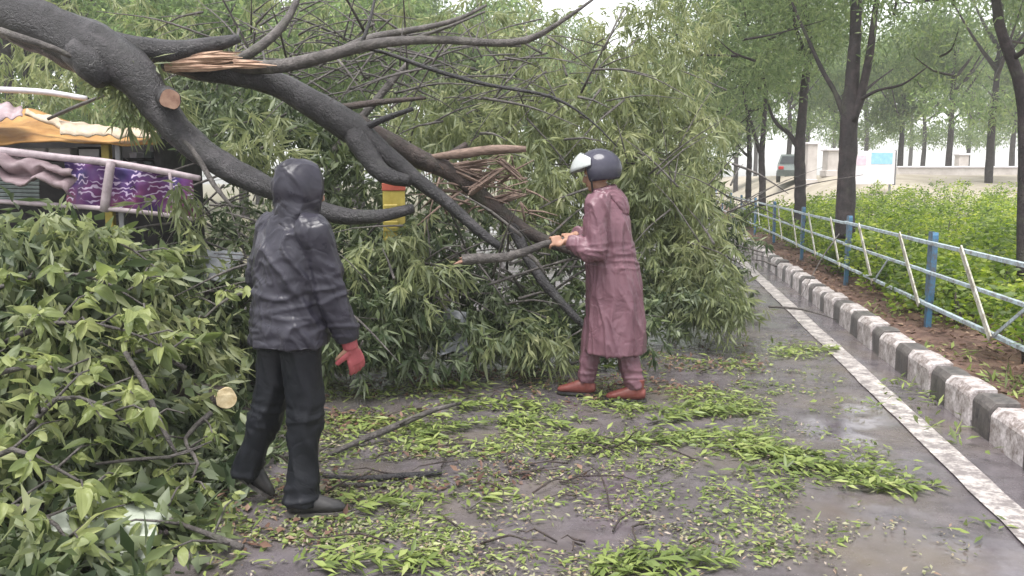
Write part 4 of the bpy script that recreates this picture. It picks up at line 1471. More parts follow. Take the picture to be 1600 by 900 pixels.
M['white_cuff'] = noisy_mat('white_cuff', (.5, .5, .5), (.65, .65, .65), 12, (.5, .7), .2, .002)
M['eye_white'] = noisy_mat('eye_white', (.6, .58, .55), (.66, .64, .6), 4, (.2, .3), 0, .001)
M['eye_dark'] = noisy_mat('eye_dark', (.012, .009, .008), (.02, .015, .012), 4, (.15, .25), 0, .001)
M['lips'] = noisy_mat('lips', (.20, .075, .06), (.25, .10, .08), 14, (.4, .5), .1, .001)
M['hair'] = noisy_mat('hair', (.008, .007, .007), (.02, .018, .016), 30, (.4, .6), .4, .003, (1, 1, .3))


def frame_of(fwd):
    f = Vector(fwd).normalized()
    r = f.cross(Vector((0, 0, 1))).normalized()
    u = r.cross(f)
    return Matrix((r, f, u)).transposed()      # columns right, forward, up


def head_pieces(c, R):
    """skull, jaw, nose, ears, brow; c at the head's centre, height about .23"""
    def L(x, y, z): return Vector(c) + R @ Vector((x, y, z))
    P = [ball(L(0, -.005, .025), (.074, .093, .092), R), ball(L(0, .025, -.045), (.056, .062, .068), R), ball(L(0, .050, -.090), (.030, .028, .022), R)]
    P.append(rings([(L(0, .083, .018), R @ Vector((1, 0, 0)), .008, .010), (L(0, .098, -.012), R @ Vector((1, 0, 0)), .012, .012), (L(0, .104, -.030), R @ Vector((1, 0, 0)), .017, .012), (L(0, .090, -.040), R @ Vector((1, 0, 0)), .012, .008)], None, 10))
    P.append(ball(L(0, .078, .028), (.052, .014, .010), R))
    for s in (-1, 1):
        P.append(ball(L(s * .076, -.008, -.008), (.010, .020, .033), R))
    return P


def face_parts(c, R, parent):
    def L(x, y, z): return Vector(c) + R @ Vector((x, y, z))
    for s in (-1, 1):
        v, f = ball(L(s * .032, .074, .008), (.013, .011, .009), R)
        e = obj('eye', mesh(v, f), M['eye_white'], parent)
        v, f = ball(L(s * .032, .0825, .008), (.006, .004, .006), R)
        obj('iris', mesh(v, f), M['eye_dark'], e)
    v, f = ball(L(0, .083, -.062), (.024, .008, .008), R)
    obj('mouth', mesh(v, f), M['lips'], parent)


def hand_pieces(wrist, d, palm_n, s=1.0, curl=.5, grip=None, thumb_side=1, r=.0085):
    """open or curled hand: d wrist-to-knuckle direction, palm_n where the palm faces"""
    d = Vector(d).normalized(); n = Vector(palm_n); n = (n - d * n.dot(d)).normalized()
    x = d.cross(n) * thumb_side
    P = []
    w = Vector(wrist)
    P.append(rings(dense([(w - d * .03, x, .027, .020), (w + d * .01, x, .030, .018), (w + d * .05, x, .041, .016), (w + d * .088, x, .042, .015), (w + d * .098, x, .036, .010)], 3), None, 14))
    for i, (off, L) in enumerate(((.031, .072), (.011, .080), (-.010, .075), (-.030, .060))):
        b = w + d * .085 + x * off
        pts = [b - d * .02, b]
        a = 0
        for k, q in enumerate((.42, .32, .26)):
            a += curl * (.5 if k == 0 else .9)
            pts.append(pts[-1] + (d * math.cos(a) + n * math.sin(a) + x * off * .6).normalized() * L * q)
        P.append(seg_tube(pts, [r * 1.15, r * 1.15, r * 1.05, r * .95, r * .8], 3, 10))
    b = w + d * .025 + x * .026
    td = (d * .55 + x * .75 + n * .35).normalized()
    pts = [b - td * .01, b + td * .028, b + td * .052 + n * .006, b + (td * .052 + (td + n * curl * .9).normalized() * .026)]
    P.append(seg_tube(pts, [r * 1.5, r * 1.35, r * 1.15, r * .9], 3, 10))
    return P


def grip_hand(wrist, c, axis, br, side, thumb_side=1, r=.0088):
    """hand closed round a bar: c point on the bar axis, side = direction from bar to the palm"""
    ax = Vector(axis).normalized()
    s = Vector(side); s = (s - ax * s.dot(ax)).normalized()
    t = ax.cross(s) * thumb_side
    w = Vector(wrist)
    R = br + r
    pc = Vector(c) + s * (R + .006)
    kn = pc + t * .030
    P = [rings(dense([(w, ax, .026, .020), (w.lerp(pc - t * .03, .55), ax, .032, .019), (pc - t * .012, ax, .040, .016), (kn, ax, .040, .012)], 3), None, 14)]
    for off in (.031, .011, -.010, -.030):
        pts = [kn + ax * off - t * .02]
        for a in (.55, 1.15, 1.8, 2.5, 3.15):
            pts.append(Vector(c) + ax * off * .95 + (s * math.cos(a) + t * math.sin(a)) * (R + .002))
        L = [r * 1.1, r * 1.1, r * 1.05, r, r * .92, r * .78]
        P.append(seg_tube(pts, L, 3, 10))
    pts = [pc - t * .028 + ax * .026]
    for a in (-.7, -1.3, -1.9):
        pts.append(Vector(c) + ax * (.042 + .006 * -a) + (s * math.cos(a) + t * math.sin(a)) * (R + .003))
    P.append(seg_tube(pts, [r * 1.4, r * 1.25, r * 1.1, r * .85], 3, 10))
    return P


def shoe(parent, heel, toe, mat, sole_mat, high=.10, w=.047, name='shoe', lift=0):
    """shoe from heel to toe: upper plus sole"""
    h, t = Vector(heel), Vector(toe)
    d = (t - h).normalized()
    L = (t - h).length
    x = d.cross(Vector((0, 0, 1))).normalized()
    up = x.cross(d)
    prof = [(-.02, .030, .030, .05), (.03, .036, .048, .052), (.10 * L / .27, .040, .052, .054), (.16 * L / .27, .044, .040, .044), (.22 * L / .27, .044, .030, .034), (L * .96, .036, .024, .026), (L + .012, .018, .014, .018)]
    path = [(h + d * a + up * zc, x, ra * w / .047, rb) for a, ra, rb, zc in prof]
    P = [rings(dense(path, 3), None, 16)]
    if high > .06:
        P.append(rings(dense([(h + d * .045 + up * .05, x, .040, .050), (h + d * .04 + up * high, x, .042, .050), (h + d * .036 + up * (high + .05), x, .044, .050)], 3), None, 16))
    o = fuse(name, P, .006, mat, parent, 3)
    # sole
    vs, fs = [], []
    out = [(-.028, 0), (-.02, .030), (.05, .040), (.14 * L / .27, .041), (.20 * L / .27, .047), (L * .93, .038), (L + .02, .012)]
    ring = [(a, b * w / .047) for a, b in out] + [(a, -b * w / .047) for a, b in reversed(out[1:])]
    for z in (-.004, .012):
        for a, b in ring: vs.append(h + d * a + x * b + up * z)
    m = len(ring)
    for k in range(m): fs.append((k, (k + 1) % m, m + (k + 1) % m, m + k))
    fs.append(tuple(reversed(range(m)))); fs.append(tuple(range(m, 2 * m)))
    obj('sole', mesh(vs, fs), sole_mat, o, smooth=False)
    # laces
    vs, fs = [], []
    for k in range(4):
        c = h + d * (.09 + .028 * k) * (L / .27) + up * (.098 - .010 * k)
        p = [c - x * .022 - up * .006, c + up * .003, c + x * .022 - up * .006]
        q, rr = spline(p, [.003] * 3, .02)
        tube_geo(q, rr, 5, 0, vs, fs)
    obj('laces', mesh(vs, fs), M['shoe_black'] if mat is not M['shoe_black'] else M['shoe_sole'], o)
    return o


def creases(f=5.0, a=.011, ax=(1, 1, 1), seed=0, fine=.0025):
    """narrow sharp creases and soft puffs between them, as in stiff rain cloth"""
    def fn(co):
        q = Vector((co.x * ax[0], co.y * ax[1], co.z * ax[2])) * f + Vector((seed, seed * .7, 0))
        q += Vector((noise.noise(q * .6 + Vector((9, 0, 0))), noise.noise(q * .6 + Vector((0, 9, 0))), noise.noise(q * .6 + Vector((0, 0, 9))))) * .7
        c1 = 1 - min(1, abs(noise.noise(q)) * 5.5)
        c2 = 1 - min(1, abs(noise.noise(q * 1.9 + Vector((3, 3, 3)))) * 5)
        g = max(0, noise.noise(q * .45 + Vector((7, 1, 4))) * 1.6 + .35)
        c1 *= g; c2 *= g
        return -a * c1 * c1 - a * .55 * c2 * c2 + a * .3 * noise.noise(q * .5) + fine * noise.noise(q * 5)
    return fn


def drape(f=7.0, a=.012, lean=.35, seed=0, along=.22, knee=None):
    """long hanging folds: ridges drawn out along a leaning, mostly vertical direction"""
    cl, sl = math.cos(lean), math.sin(lean)

    def fn(co):
        h = co.x * .8 + co.y * .6
        hh, zz = h * cl + co.z * sl, -h * sl + co.z * cl
        q = Vector((hh * f, (co.x * .6 - co.y * .8) * f, zz * f * along)) + Vector((seed, seed * .7, seed * .3))
        q.x += .5 * noise.noise(Vector((co.x, co.y, co.z)) * 4 + Vector((seed, 0, 0)))
        r1 = 1 - min(1, abs(noise.noise(q)) * 3.0)
        r2 = 1 - min(1, abs(noise.noise(q * 2.1 + Vector((5, 5, 5)))) * 3.0)
        v = a * (r1 * r1 * .9 + r2 * r2 * .35 - .45)
        if knee:
            for kz, kw, ka in knee:
                w = math.exp(-((co.z - kz) / kw) ** 2)
                v += w * ka * (1 - min(1, abs(noise.noise(Vector((co.x * 5 + seed, co.y * 5, co.z * 22)))) * 3))
        return v
    return fn


def folds(ax, f1, a1, f2, a2, seed=0):
    def fn(co):
        q = Vector((co.x * ax[0], co.y * ax[1], co.z * ax[2])) + Vector((seed, seed, 0))
        r = 1 - abs(noise.noise(q * f1)) * 2
        return a1 * r + a2 * noise.noise(q * f2)
    return fn


def hood_shell(name, c, R, rad, cone, mat, parent, tilt=0.0, thick=.006, wr=None):
    """an open hood or helmet shell: ellipsoid with the face side cut away"""
    bm = bmesh.new()
    bmesh.ops.create_uvsphere(bm, u_segments=40, v_segments=28, radius=1)
    kill = []
    for v in bm.verts:
        d = v.co.normalized()
        fx = Vector((0, math.cos(tilt), math.sin(tilt)))
        if d.dot(fx) > cone(d): kill.append(v)
    bmesh.ops.delete(bm, geom=kill, context='VERTS')
    for v in bm.verts:
        q = Vector(v.co)
        p = Vector((q.x * rad[0], q.y * rad[1], q.z * rad[2]))
        if wr: p += q.normalized() * wr(p)
        v.co = Vector(c) + R @ p
    o = obj(name, bm_mesh(bm), mat, parent)
    md = o.modifiers.new('solid', 'SOLIDIFY'); md.thickness = thick
    return o


# ---- person in the dark rain suit
B1 = gnd(480, 806); B1.z = 0
def q1(x, y, z): return B1 + Vector((x, y, z))


FW1 = Vector((math.sin(math.radians(40)), math.cos(math.radians(40)), 0))
R1 = frame_of(FW1)
rt = R1 @ Vector((1, 0, 0))
p1 = thing('person', 'person in dark wet hooded rain suit and red gloves walking past the left leaf heap', 'person', B1, 'people clearing the fallen tree')
pel, che, nek, hea = q1(-.07, .05, .90), q1(-.065, .06, 1.22), q1(-.03, .08, 1.41), q1(.0, .10, 1.52)
hR, hL = pel + rt * .085 + Vector((0, 0, -.03)), pel - rt * .085 + Vector((0, 0, -.03))
kR, aR = q1(.0, .03, .47), q1(-.03, .0, .09)
kL, aL = q1(-.20, .12, .475), q1(-.335, .15, .17)
sR, sL = q1(-.045, .07, 1.345) + rt * .165, q1(-.045, .07, 1.345) - rt * .165
eR, wR = q1(.145, -.03, 1.07), q1(.215, .02, .83)
eL, wL = q1(-.235, .24, 1.09), q1(-.10, .42, 1.02)
R1h = frame_of(Vector((math.sin(math.radians(52)), math.cos(math.radians(52)), -.1)))
torso1 = rings(dense([(pel + Vector((0, 0, -.08)), rt, .13, .10), (pel, rt, .15, .11), (q1(-.068, .055, 1.06), rt, .13, .10), (che, rt, .155, .11), (q1(-.05, .07, 1.34), rt, .13, .08), (nek, rt, .055, .055), (hea + Vector((0, 0, -.06)), rt, .052, .052)], 4))
body1 = [torso1] + head_pieces(hea, R1h)
body1 += [seg_tube([hR, kR, aR], [.085, .058, .042]), seg_tube([hL, kL, aL], [.085, .058, .042])]
body1 += [seg_tube([sR, eR, wR], [.055, .042, .028]), seg_tube([sL, eL, wL], [.055, .042, .028])]
body1 += hand_pieces(wR, (.10, .14, -.42), rt * -1 + Vector((0, .3, 0)), curl=.45, thumb_side=-1)
body1 += hand_pieces(wL, (.35, .25, -.05), Vector((.4, -.3, -.5)), curl=.5, thumb_side=1)
body1 += [seg_tube([aR + Vector((0, 0, .02)), aR + Vector((.03, .01, -.04)), aR + Vector((.14, .02, -.06))], [.035, .036, .026])]
b1 = fuse('body', body1, .0065, M['skin'], p1, 3)
face_parts(hea, R1h, b1)
jk = [rings(dense([(pel + Vector((0, 0, -.085)), rt, .215, .165), (pel + Vector((0, 0, .02)), rt, .198, .150), (q1(-.068, .055, 1.05), rt, .182, .140), (che, rt, .190, .142), (q1(-.055, .07, 1.32), rt, .175, .118), (q1(-.045, .075, 1.385), rt, .105, .085), (nek + Vector((0, 0, .02)), rt, .075, .075)], 4), None, 24)]
jk += [seg_tube([sR - rt * .05, sR + Vector((0, 0, -.01)), sR.lerp(eR, .5), eR, eR.lerp(wR, .55), wR + (wR - eR).normalized() * -.005], [.08, .083, .074, .066, .064, .056])]
jk += [seg_tube([sL + rt * .05, sL + Vector((0, 0, -.01)), sL.lerp(eL, .5), eL, eL.lerp(wL, .55), wL], [.08, .083, .076, .068, .062, .052])]
jacket = fuse('rain_jacket', jk, .008, M['jacket'], p1, 4, drape(7.5, .017, .5, 3, .25, [(1.08, .10, .010), (.90, .06, .008)]))
# hem band and back yoke seam
hk = [ball(hea + R1h @ Vector((0, -.015, .012)), (.110, .128, .138), R1h), ball(hea + R1h @ Vector((0, -.07, .075)), (.06, .07, .06), R1h),
      rings(dense([(nek + Vector((0, 0, -.075)), rt, .150, .115), (nek + Vector((0, 0, -.02)), rt, .108, .100), (nek + Vector((0, 0, .04)), rt, .098, .100), (hea + Vector((0, 0, -.02)), rt, .105, .115)], 3), None, 20)]
hood1 = fuse('hood', hk, .008, M['jacket'], jacket, 5, drape(9, .011, .4, 6, .35))
bm = bmesh.new(); bm.from_mesh(hood1.data)
inv = R1h.inverted()
bmesh.ops.delete(bm, geom=[v for v in bm.verts if (inv @ (v.co - hea)).y > .075 and (inv @ (v.co - hea)).z > -.13], context='VERTS')
bm.to_mesh(hood1.data); bm.free()
md = hood1.modifiers.new('solid', 'SOLIDIFY'); md.thickness = .006


def strip(name, pts, w, mat, parent):
    vs, fs = [], []
    q, rr = spline(pts, [w] * len(pts), .03)
    tube_geo(q, rr, 6, 0, vs, fs)
    return obj(name, mesh(vs, fs), mat, parent)


bx_ = R1 @ Vector((0, -1, 0))
tr = [rings(dense([(pel + Vector((0, 0, .10)), rt, .165, .125), (pel, rt, .170, .135), (pel + Vector((0, 0, -.10)), rt, .165, .13)], 3), None, 20)]
tr += [seg_tube([hR + Vector((0, 0, .03)), hR.lerp(kR, .5), kR, kR.lerp(aR, .5), aR + Vector((0, 0, -.035))], [.100, .088, .078, .072, .080])]
tr += [seg_tube([hL + Vector((0, 0, .03)), hL.lerp(kL, .5), kL, kL.lerp(aL, .5), aL + (aL - kL).normalized() * .03], [.100, .087, .075, .067, .070])]
fuse('trousers', tr, .010, M['trousers'], p1, 4, drape(8, .016, .15, 8, .22, [(.47, .09, .010), (.12, .06, .012)]))
shoe(p1, q1(-.07, -.015, .012), q1(.165, .02, .012), M['shoe_black'], M['shoe_sole'], .08)
shoe(p1, q1(-.375, .13, .155), q1(-.235, .19, .022), M['shoe_black'], M['shoe_sole'], .08)
gl = hand_pieces(wR + Vector((.004, .008, -.02)), (.10, .14, -.42), rt * -1 + Vector((0, .3, 0)), curl=.4, thumb_side=-1, r=.0108)
gl = [([Vector(v) for v in vs_], f_) for vs_, f_ in gl]
glove = fuse('glove', gl + [seg_tube([wR + Vector((-.012, -.012, .06)), wR + Vector((.004, .006, -.03))], [.038, .034])], .004, M['red_glove'], p1, 1, lambda co: .002)
dw = (wR - eR).normalized()
vs, fs = tube_geo([wR - dw * .050, wR - dw * .03], [.048, .048], 16, 0)
obj('cuff_band', mesh(vs, fs), M['white_cuff'], glove)
gl2 = hand_pieces(wL, (.35, .25, -.05), Vector((.4, -.3, -.5)), curl=.55, thumb_side=1, r=.0135)
fuse('glove', gl2 + [seg_tube([wL - Vector((.03, .04, 0)), wL + Vector((.03, .02, 0))], [.036, .034])], .005, M['red_glove'], p1, 2, lambda co: .004)

# ---- person in the mauve raincoat and helmet
B2 = gnd(960, 622); B2.z = 0
def q2(x, y, z): return B2 + Vector((x, y, z))


FW2 = Vector((-math.cos(math.radians(25)), math.sin(math.radians(25)), 0))
R2 = frame_of(FW2)
rt2 = R2 @ Vector((1, 0, 0))
p2 = thing('person', 'person in long mauve raincoat and motorcycle helmet holding out a crooked branch', 'person', B2, 'people clearing the fallen tree')
pel2, che2, nek2, hea2 = q2(-.03, 0, .95), q2(-.075, 0, 1.28), q2(-.095, .01, 1.47), q2(-.14, .025, 1.60)
hR2, hL2 = pel2 + rt2 * .085 + Vector((0, 0, -.03)), pel2 - rt2 * .085 + Vector((0, 0, -.03))
kL2, aL2 = q2(.035, -.085, .50), q2(.135, -.10, .11)
kR2, aR2 = q2(-.14, .10, .51), q2(-.20, .08, .11)
nb2 = q2(-.08, 0, 1.42)
sR2, sL2 = nb2 + rt2 * .17, nb2 - rt2 * .17
# the held branch first, so that the hands can close on it
HD = B2.y - .10
hb_path = [(722, 406, HD - .02, 18), (745, 404, HD, 17), (790, 402, HD, 14), (820, 394, HD, 13), (848, 382, HD, 11), (872, 377, HD + .01, 11), (900, 372, HD + .06, 9), (915, 368, HD + .10, 6)]
hbr = thing('branch', 'crooked grey branch with a thick pale broken end held by the raincoat person', 'branch', at(870, 377, HD))
px_limb('wood', hb_path, M['bark_grey'], hbr, 12, .14)
px_limb('fork', [(822, 394, HD, 9), (838, 408, HD - .02, 7), (852, 428, HD - .03, 4)], M['bark_grey'], hbr, 8, .12)
ea = at(722, 406, HD - .02); eb = at(745, 404, HD)
de = (ea - eb).normalized()
splinter(ea - de * .03, ea + de * .05, .05, .02, M['sawn_pink'], hbr, 6, 'broken_end')
g1, g2 = at(868, 378, HD + .01), at(888, 374.5, HD + .035)
gax = (g2 - g1).normalized()
eL2 = q2(-.165, -.215, 1.075)
wL2 = g1 + Vector((.085, -.035, .012))
eR2 = q2(-.11, .22, 1.12)
wR2 = g2 + Vector((.05, .085, .03))
R2h = frame_of(Vector((-.93, .33, -.14)))
body2 = [rings(dense([(pel2 + Vector((0, 0, -.08)), rt2, .14, .11), (pel2, rt2, .155, .12), (q2(-.05, 0, 1.10), rt2, .135, .11), (che2, rt2, .16, .12), (q2(-.08, 0, 1.40), rt2, .13, .085), (nek2, rt2, .057, .057), (hea2 + Vector((0, 0, -.06)), rt2, .054, .054)], 4))]
body2 += head_pieces(hea2, R2h)
body2 += [seg_tube([hR2, kR2, aR2], [.088, .06, .042]), seg_tube([hL2, kL2, aL2], [.088, .06, .042])]
body2 += [seg_tube([sR2, eR2, wR2], [.055, .042, .028]), seg_tube([sL2, eL2, wL2], [.055, .042, .028])]
body2 += grip_hand(wL2, g1, gax * -1, .0255, Vector((.35, -.8, .35)), 1)
body2 += grip_hand(wR2, g2, gax * -1, .0235, Vector((.3, .8, .4)), -1)
b2 = fuse('body', body2, .006, M['skin'], p2, 2)
face_parts(hea2, R2h, b2)
# coat
cp_ = [(.345, .005, .235, .215), (.42, .005, .228, .212), (.60, .0, .212, .200), (.78, -.012, .200, .192), (.95, -.03, .190, .182), (1.10, -.05, .185, .170), (1.27, -.07, .195, .165), (1.38, -.08, .18, .135), (1.44, -.088, .125, .105), (1.485, -.095, .098, .098), (1.52, -.10, .085, .088)]
coat_p = [rings(dense([(q2(x, 0, z), rt2, a, b) for z, x, a, b in cp_], 4), None, 28)]
coat_p += [seg_tube([sL2 + rt2 * .05, sL2 + Vector((0, 0, -.012)), sL2.lerp(eL2, .5), eL2, eL2.lerp(wL2, .6), wL2 - (wL2 - eL2).normalized() * .01], [.08, .086, .079, .073, .066, .058])]
coat_p += [seg_tube([sR2 - rt2 * .05, sR2 + Vector((0, 0, -.012)), sR2.lerp(eR2, .5), eR2, eR2.lerp(wR2, .6), wR2 - (wR2 - eR2).normalized() * .01], [.08, .086, .079, .073, .066, .058])]
fold2 = folds((1, 1, 1.5), 4.4, .012, 14, .005, 11)
cr2 = drape(8, .016, .25, 2, .2, [(1.08, .06, .010), (.98, .04, .008)])
fold2v = folds((1, 1, .25), 7, .020, 14, .003, 4)
coat = fuse('raincoat', coat_p, .008, M['coat'], p2, 4, lambda co: cr2(co) + .6 * fold2v(co) * sstep((1.05 - co.z) / .5))
# hood lying on the back and shoulders
bk2 = FW2 * -1
hd_p = [rings(dense([(nek2 + FW2 * .05 + Vector((0, 0, .0)), rt2, .10, .035), (nek2 + bk2 * .06 + Vector((0, 0, .0)), rt2, .125, .05), (nek2 + bk2 * .12 + Vector((0, 0, -.06)), rt2, .105, .045), (nek2 + bk2 * .155 + Vector((0, 0, -.15)), rt2, .05, .03)], 4), None, 20)]
fuse('hood', hd_p, .008, M['coat'], coat, 3, drape(10, .012, .6, 6, .4))
# trousers below the coat
t2 = [seg_tube([hL2, kL2, kL2.lerp(aL2, .5), aL2 + Vector((0, 0, -.015))], [.10, .085, .075, .062]), seg_tube([hR2, kR2, kR2.lerp(aR2, .5), aR2 + Vector((0, 0, -.015))], [.10, .085, .075, .062]),
      rings(dense([(pel2 + Vector((0, 0, .08)), rt2, .16, .13), (pel2 + Vector((0, 0, -.1)), rt2, .16, .13)], 3), None, 18)]
fuse('trousers', t2, .009, M['coat'], p2, 4, drape(9, .013, .1, 9, .3, [(.2, .08, .010)]))
shoe(p2, q2(.185, -.125, .012), q2(-.055, -.075, .012), M['boot_red'], M['shoe_black'], .11, .05, 'boot')
shoe(p2, q2(-.15, .06, .012), q2(-.39, .13, .012), M['boot_red'], M['shoe_black'], .11, .05, 'boot')
# helmet
hc2 = hea2 + R2h @ Vector((0, -.012, .035))
helmet = hood_shell('helmet', hc2, R2h, (.138, .168, .148), lambda d: (.42 if d.z < .42 else 2) if d.z > -.62 else -2, M['helmet_dark'], p2, -.1, .018)
# visor tipped up over the brow
vs, fs = [], []
nu, nv = 16, 6
for j in range(nv + 1):
    for i in range(nu + 1):
        az = -1.5 + 3.0 * i / nu
        tp = max(0, math.cos(az * .98)) ** .6
        el = .26 - .24 * tp + (.10 + .82 * tp) * j / nv
        rr = 1.07 + .10 * math.cos(az) * (1 - j / nv)
        p = Vector((math.sin(az) * math.cos(el) * .142 * rr, math.cos(az) * math.cos(el) * .172 * rr, math.sin(el) * .156 * rr))
        vs.append(hc2 + R2h @ p)
for j in range(nv):
    for i in range(nu):
        k = j * (nu + 1) + i
        fs.append((k, k + 1, k + nu + 2, k + nu + 1))
vz = obj('visor', mesh(vs, fs), M['visor'], helmet)
md = vz.modifiers.new('solid', 'SOLIDIFY'); md.thickness = .004
for s in (-1, 1):
    v, f = ball(hc2 + R2h @ Vector((s * .139, .035, .035)), (.010, .022, .022), R2h)
    obj('visor_pivot', mesh(v, f), M['helmet_dark'], helmet)
q, rr = spline([hc2 + R2h @ Vector((-.118, .03, -.06)), hea2 + R2h @ Vector((-.055, .035, -.115)), hea2 + R2h @ Vector((0, .045, -.125)), hea2 + R2h @ Vector((.055, .035, -.115)), hc2 + R2h @ Vector((.118, .03, -.06))], [.007] * 5, .02)
vs, fs = tube_geo(q, rr, 6, 0)
obj('chin_strap', mesh(vs, fs), M['shoe_black'], helmet)
#@@SECTION LITTER
# ------------------------------------------------------------------ leaf litter on the road
random.seed(91)
RNG = np.random.default_rng(91)


def scatter(patches):
    """patches of (px, py, rx, ry, n) in picture units, laid on the ground they show"""
    out = []
    for px, py, rx, ry, n in patches:
        for _ in range(n):
            a, r = random.uniform(0, 6.283), math.sqrt(random.random())
            y = py + ry * r * math.sin(a)
            if y < 330: continue
            p = gnd(px + rx * r * math.cos(a), y)
            if p.y > 40: continue
            if noise.noise(p * 2.3) + .6 * noise.noise(p * 7) < random.uniform(-.35, .45): continue
            out.append((p.x, p.y, p.z))
    return np.array(out)


def flat_leaves(name, P, length, width, mat, zmax=.03, tilt=.25, **props):
    n = len(P)
    d = RNG.normal(size=(n, 3)); d[:, 2] *= tilt
    P = P.copy(); P[:, 2] += .006 + RNG.random(n) * zmax
    me = leaves_mesh(P, d, length * (.5 + RNG.random(n)), width * (.6 + .8 * RNG.random(n)), .05, name, flat=.35)
    return obj(name, me, mat, None, **props)


green = scatter([(1010, 655, 110, 42, 520), (940, 690, 60, 22, 160), (1130, 700, 110, 26, 330), (1260, 735, 140, 32, 420), (1380, 755, 60, 24, 130), (1240, 548, 52, 18, 150), (1150, 620, 70, 30, 120), (1090, 640, 90, 25, 200), (1010, 885, 80, 22, 150),
                 (700, 650, 140, 60, 520), (640, 610, 120, 40, 300), (780, 690, 70, 25, 110), (560, 690, 50, 40, 90), (1330, 640, 50, 14, 45), (1440, 615, 40, 12, 40), (1530, 830, 40, 16, 30), (680, 800, 60, 26, 60), (545, 800, 40, 20, 60), (560, 885, 110, 20, 150), (340, 840, 60, 50, 90), (800, 520, 80, 30, 130), (920, 560, 110, 40, 140), (1110, 560, 100, 40, 180), (300, 720, 60, 60, 100)])
lit = flat_leaves('leaf_litter', np.concatenate([green, green + RNG.normal(size=green.shape) * [.07, .07, 0]]), .085, .020, M['leaf_litter'], .035, .16, kind='stuff')
tag(lit, 'drifts of torn bright green leaves scattered over the wet road', 'leaf litter')
bits = scatter([(1100, 780, 330, 120, 2600), (800, 850, 300, 60, 1500), (900, 640, 420, 110, 3000), (650, 700, 180, 110, 1500), (480, 860, 160, 60, 900), (620, 560, 220, 50, 2200), (700, 780, 300, 90, 2600), (480, 760, 160, 110, 1600), (1180, 560, 140, 70, 700), (400, 700, 130, 110, 700), (1350, 850, 180, 60, 300), (1000, 540, 300, 30, 700)])
fine_g = scatter([(820, 620, 420, 100, 6000), (640, 600, 260, 90, 4200), (1120, 640, 220, 110, 1900), (1180, 740, 260, 70, 1500), (560, 800, 200, 90, 2000), (900, 830, 460, 70, 1900), (760, 740, 260, 60, 1600), (430, 720, 130, 120, 900)])
fg = flat_leaves('leaf_shreds', fine_g, .048, .015, M['leaf_litter'], .012, .15, kind='stuff')
tag(fg, 'small shredded green leaf scraps plastered over the middle of the wet road', 'leaf litter')
lb_ = flat_leaves('leaf_crumbs', bits, .026, .012, M['litter_bits'], .008, .25, kind='stuff')
tag(lb_, 'tiny torn leaf bits and pale flecks strewn across the wet asphalt', 'leaf litter')
mush = scatter([(620, 560, 260, 45, 1500), (900, 590, 260, 40, 1300), (560, 620, 160, 60, 700), (430, 640, 120, 60, 500), (1080, 570, 130, 40, 500), (700, 740, 220, 40, 350), (420, 800, 140, 60, 400)])
mo = flat_leaves('trampled_leaves', mush, .055, .026, M['dry_leaf'], .014, .3, kind='stuff')
tag(mo, 'trampled brown dead leaves and bark scraps at the foot of the brush', 'leaf litter')
rv, rf = [], []
for _ in range(170):
    px, py, rx, ry = random.choice([(620, 560, 260, 45), (900, 580, 240, 45), (560, 640, 160, 60), (420, 700, 120, 90), (800, 780, 300, 80), (500, 530, 200, 20)])
    a = gnd(px + random.uniform(-rx, rx), max(505, py + random.uniform(-ry, ry))) + Vector((0, 0, .01))
    d = Vector((random.uniform(-1, 1), random.uniform(-1, 1), random.uniform(0, .15))).normalized() * random.uniform(.08, .40)
    p, rr = spline([a, a + d * .4 + Vector((random.uniform(-.03, .03), random.uniform(-.03, .03), random.uniform(0, .03))), a + d * .75 + Vector((random.uniform(-.03, .03), random.uniform(-.03, .03), .01)), a + d], [.0055, .005, .0035, .002], .05)
    tube_geo(p, rr, 5, .1, rv, rf)
tag(obj('broken_twigs', mesh(rv, rf), M['bark_brown'], kind='stuff'), 'broken brown twigs strewn over the wet road and leaf litter', 'twigs')
vp = []
for _ in range(2600):
    u, v = 2.24 + 1.3 * random.random(), random.uniform(3.5, 22)
    q = verge_fn(u, v)
    vp.append((q.x, q.y, q.z))
dl_ = flat_leaves('fallen_leaves', np.array(vp), .075, .034, M['dry_leaf'], .012, .25, kind='stuff')
tag(dl_, 'reddish brown dead leaves covering the verge below the fence', 'dead leaves')
vp = []
for cx, cv, n in ((2.5, 6.2, 120), (2.75, 5.4, 120), (2.45, 7.4, 40), (1.95, 6.6, 60), (1.9, 5.6, 40), (2.45, 9.5, 50)):
    for _ in range(n):
        u, v = random.gauss(cx, .13), random.gauss(cv, .3)
        if 2.0 < u < 2.25: continue
        q = verge_fn(u, v) if u > 2.2 else W(u, v, 0)
        vp.append((q.x, q.y, q.z))
wd_ = flat_leaves('weeds', np.array(vp), .10, .022, M['leaf_litter'], .05, .9, kind='stuff')
tag(wd_, 'small green weeds sprouting along the kerb and verge', 'weeds')

# leafy sprays torn off and lying on the road, one object each
spray_g = 'leafy sprays lying on the wet road'


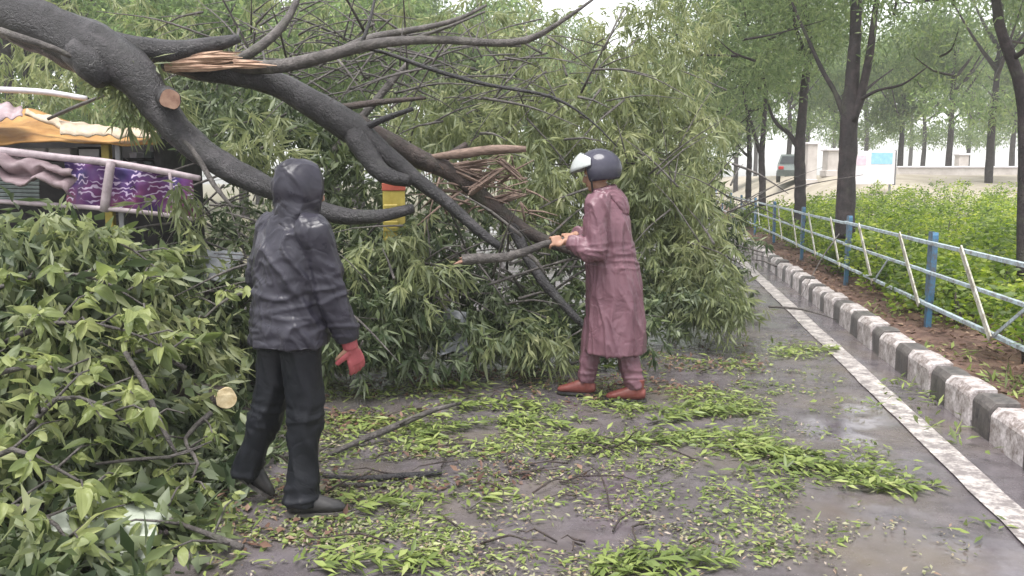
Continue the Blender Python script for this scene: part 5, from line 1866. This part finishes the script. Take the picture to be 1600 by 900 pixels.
def spray(px, py, ang, L, nl, label, lift=.03, leaf=.105, width=.023, mat='leaf_litter'):
    p = gnd(px, py)
    d = Vector((math.cos(ang), math.sin(ang), 0))
    t = thing('leafy_spray', label, 'leafy spray', p, spray_g)
    P = [p + Vector((0, 0, .012)), p + d * L * .5 + Vector((0, 0, lift)), p + d * L + d.cross(Vector((0, 0, 1))) * random.uniform(-.08, .08) * L + Vector((0, 0, .015))]
    limb('stem', P, [.007, .005, .0025], M['bark_grey'], t, 6, .1, .05)
    path, _ = spline(P, [1] * 3, L / 24)
    pos, dr = [], []
    for k in range(nl):
        i = random.randint(2, len(path) - 2)
        s = random.choice((-1, 1))
        pos.append(path[i] + Vector((0, 0, random.uniform(0, .02))))
        dr.append(d * random.uniform(.3, 1.1) + d.cross(Vector((0, 0, 1))) * s * random.uniform(.4, 1.2) + Vector((0, 0, random.uniform(-.05, .28))))
    n = len(pos)
    obj('leaves', leaves_mesh(np.array(pos), np.array(dr), leaf * (.6 + .7 * RNG.random(n)), width * (.7 + .6 * RNG.random(n)), .12, flat=.5), M[mat], t)
    return t


random.seed(17)
for a in [(930, 700, .2, .55, 70, 'bright green spray lying just in front of the front boot'),
          (1010, 665, .5, .55, 80, 'thick bright green spray lying below the rear boot'),
          (1075, 650, .15, .45, 60, 'green spray right of the boots at the thick end of the leaf drift'),
          (1130, 705, -.25, .5, 60, 'green spray in the middle of the leaf drift right of the boots'),
          (1210, 728, -.3, .55, 70, 'green spray in the leaf drift left of its straggling end'),
          (1310, 765, -.1, .5, 60, 'green spray at the straggling end of the drift near the white line'),
          (1215, 552, .1, .6, 70, 'flat green spray touching the white line opposite the far black kerb stones'),
          (960, 890, .1, .5, 60, 'green spray at the bottom edge of the picture on open wet road'),
          (480, 892, .1, .55, 60, 'broad green spray at the bottom edge below the walking shoe'),
          (640, 690, .7, .6, 80, 'green spray lying over the long pale diagonal branch'),
          (700, 640, .1, .6, 80, 'dense green spray lying past the end of the pale diagonal branch'),
          (770, 660, -.3, .5, 60, 'yellowish green spray on the road left of the front boot'),
          (730, 800, .9, .3, 24, 'single small pale spray lying alone on the bare wet road'),
          (540, 805, .5, .3, 40, 'small green spray right beside the walking shoe'),
          (800, 530, .1, .6, 80, 'bright fresh green spray at the foot of the brush left of the raincoat'),
          (640, 610, .2, .6, 80, 'green spray beneath the red glove behind the walker'),
          (870, 580, .0, .7, 70, 'dull green spray just beyond the front boot')]:
    spray(*a)

# ------------------------------------------------------------------ rain haze
m = bpy.data.materials.new('haze')
m.use_nodes = True
n, l = m.node_tree.nodes, m.node_tree.links
n.remove(n["Principled BSDF"])
pv_ = n.new("ShaderNodeVolumePrincipled")
pv_.inputs['Color'].default_value = (.93, .95, .96, 1)
pv_.inputs['Density'].default_value = 0.0014
l.new(pv_.outputs[0], n["Material Output"].inputs['Volume'])
bm = bmesh.new()
box_geo(bm, (0, 85, 9.0), (360, 310, 20.0))
hz_ = obj('haze', bm_mesh(bm), m, smooth=False, kind='stuff')
hz_['label'] = 'thin white rain haze hanging over the whole park'
hz_['category'] = 'haze'
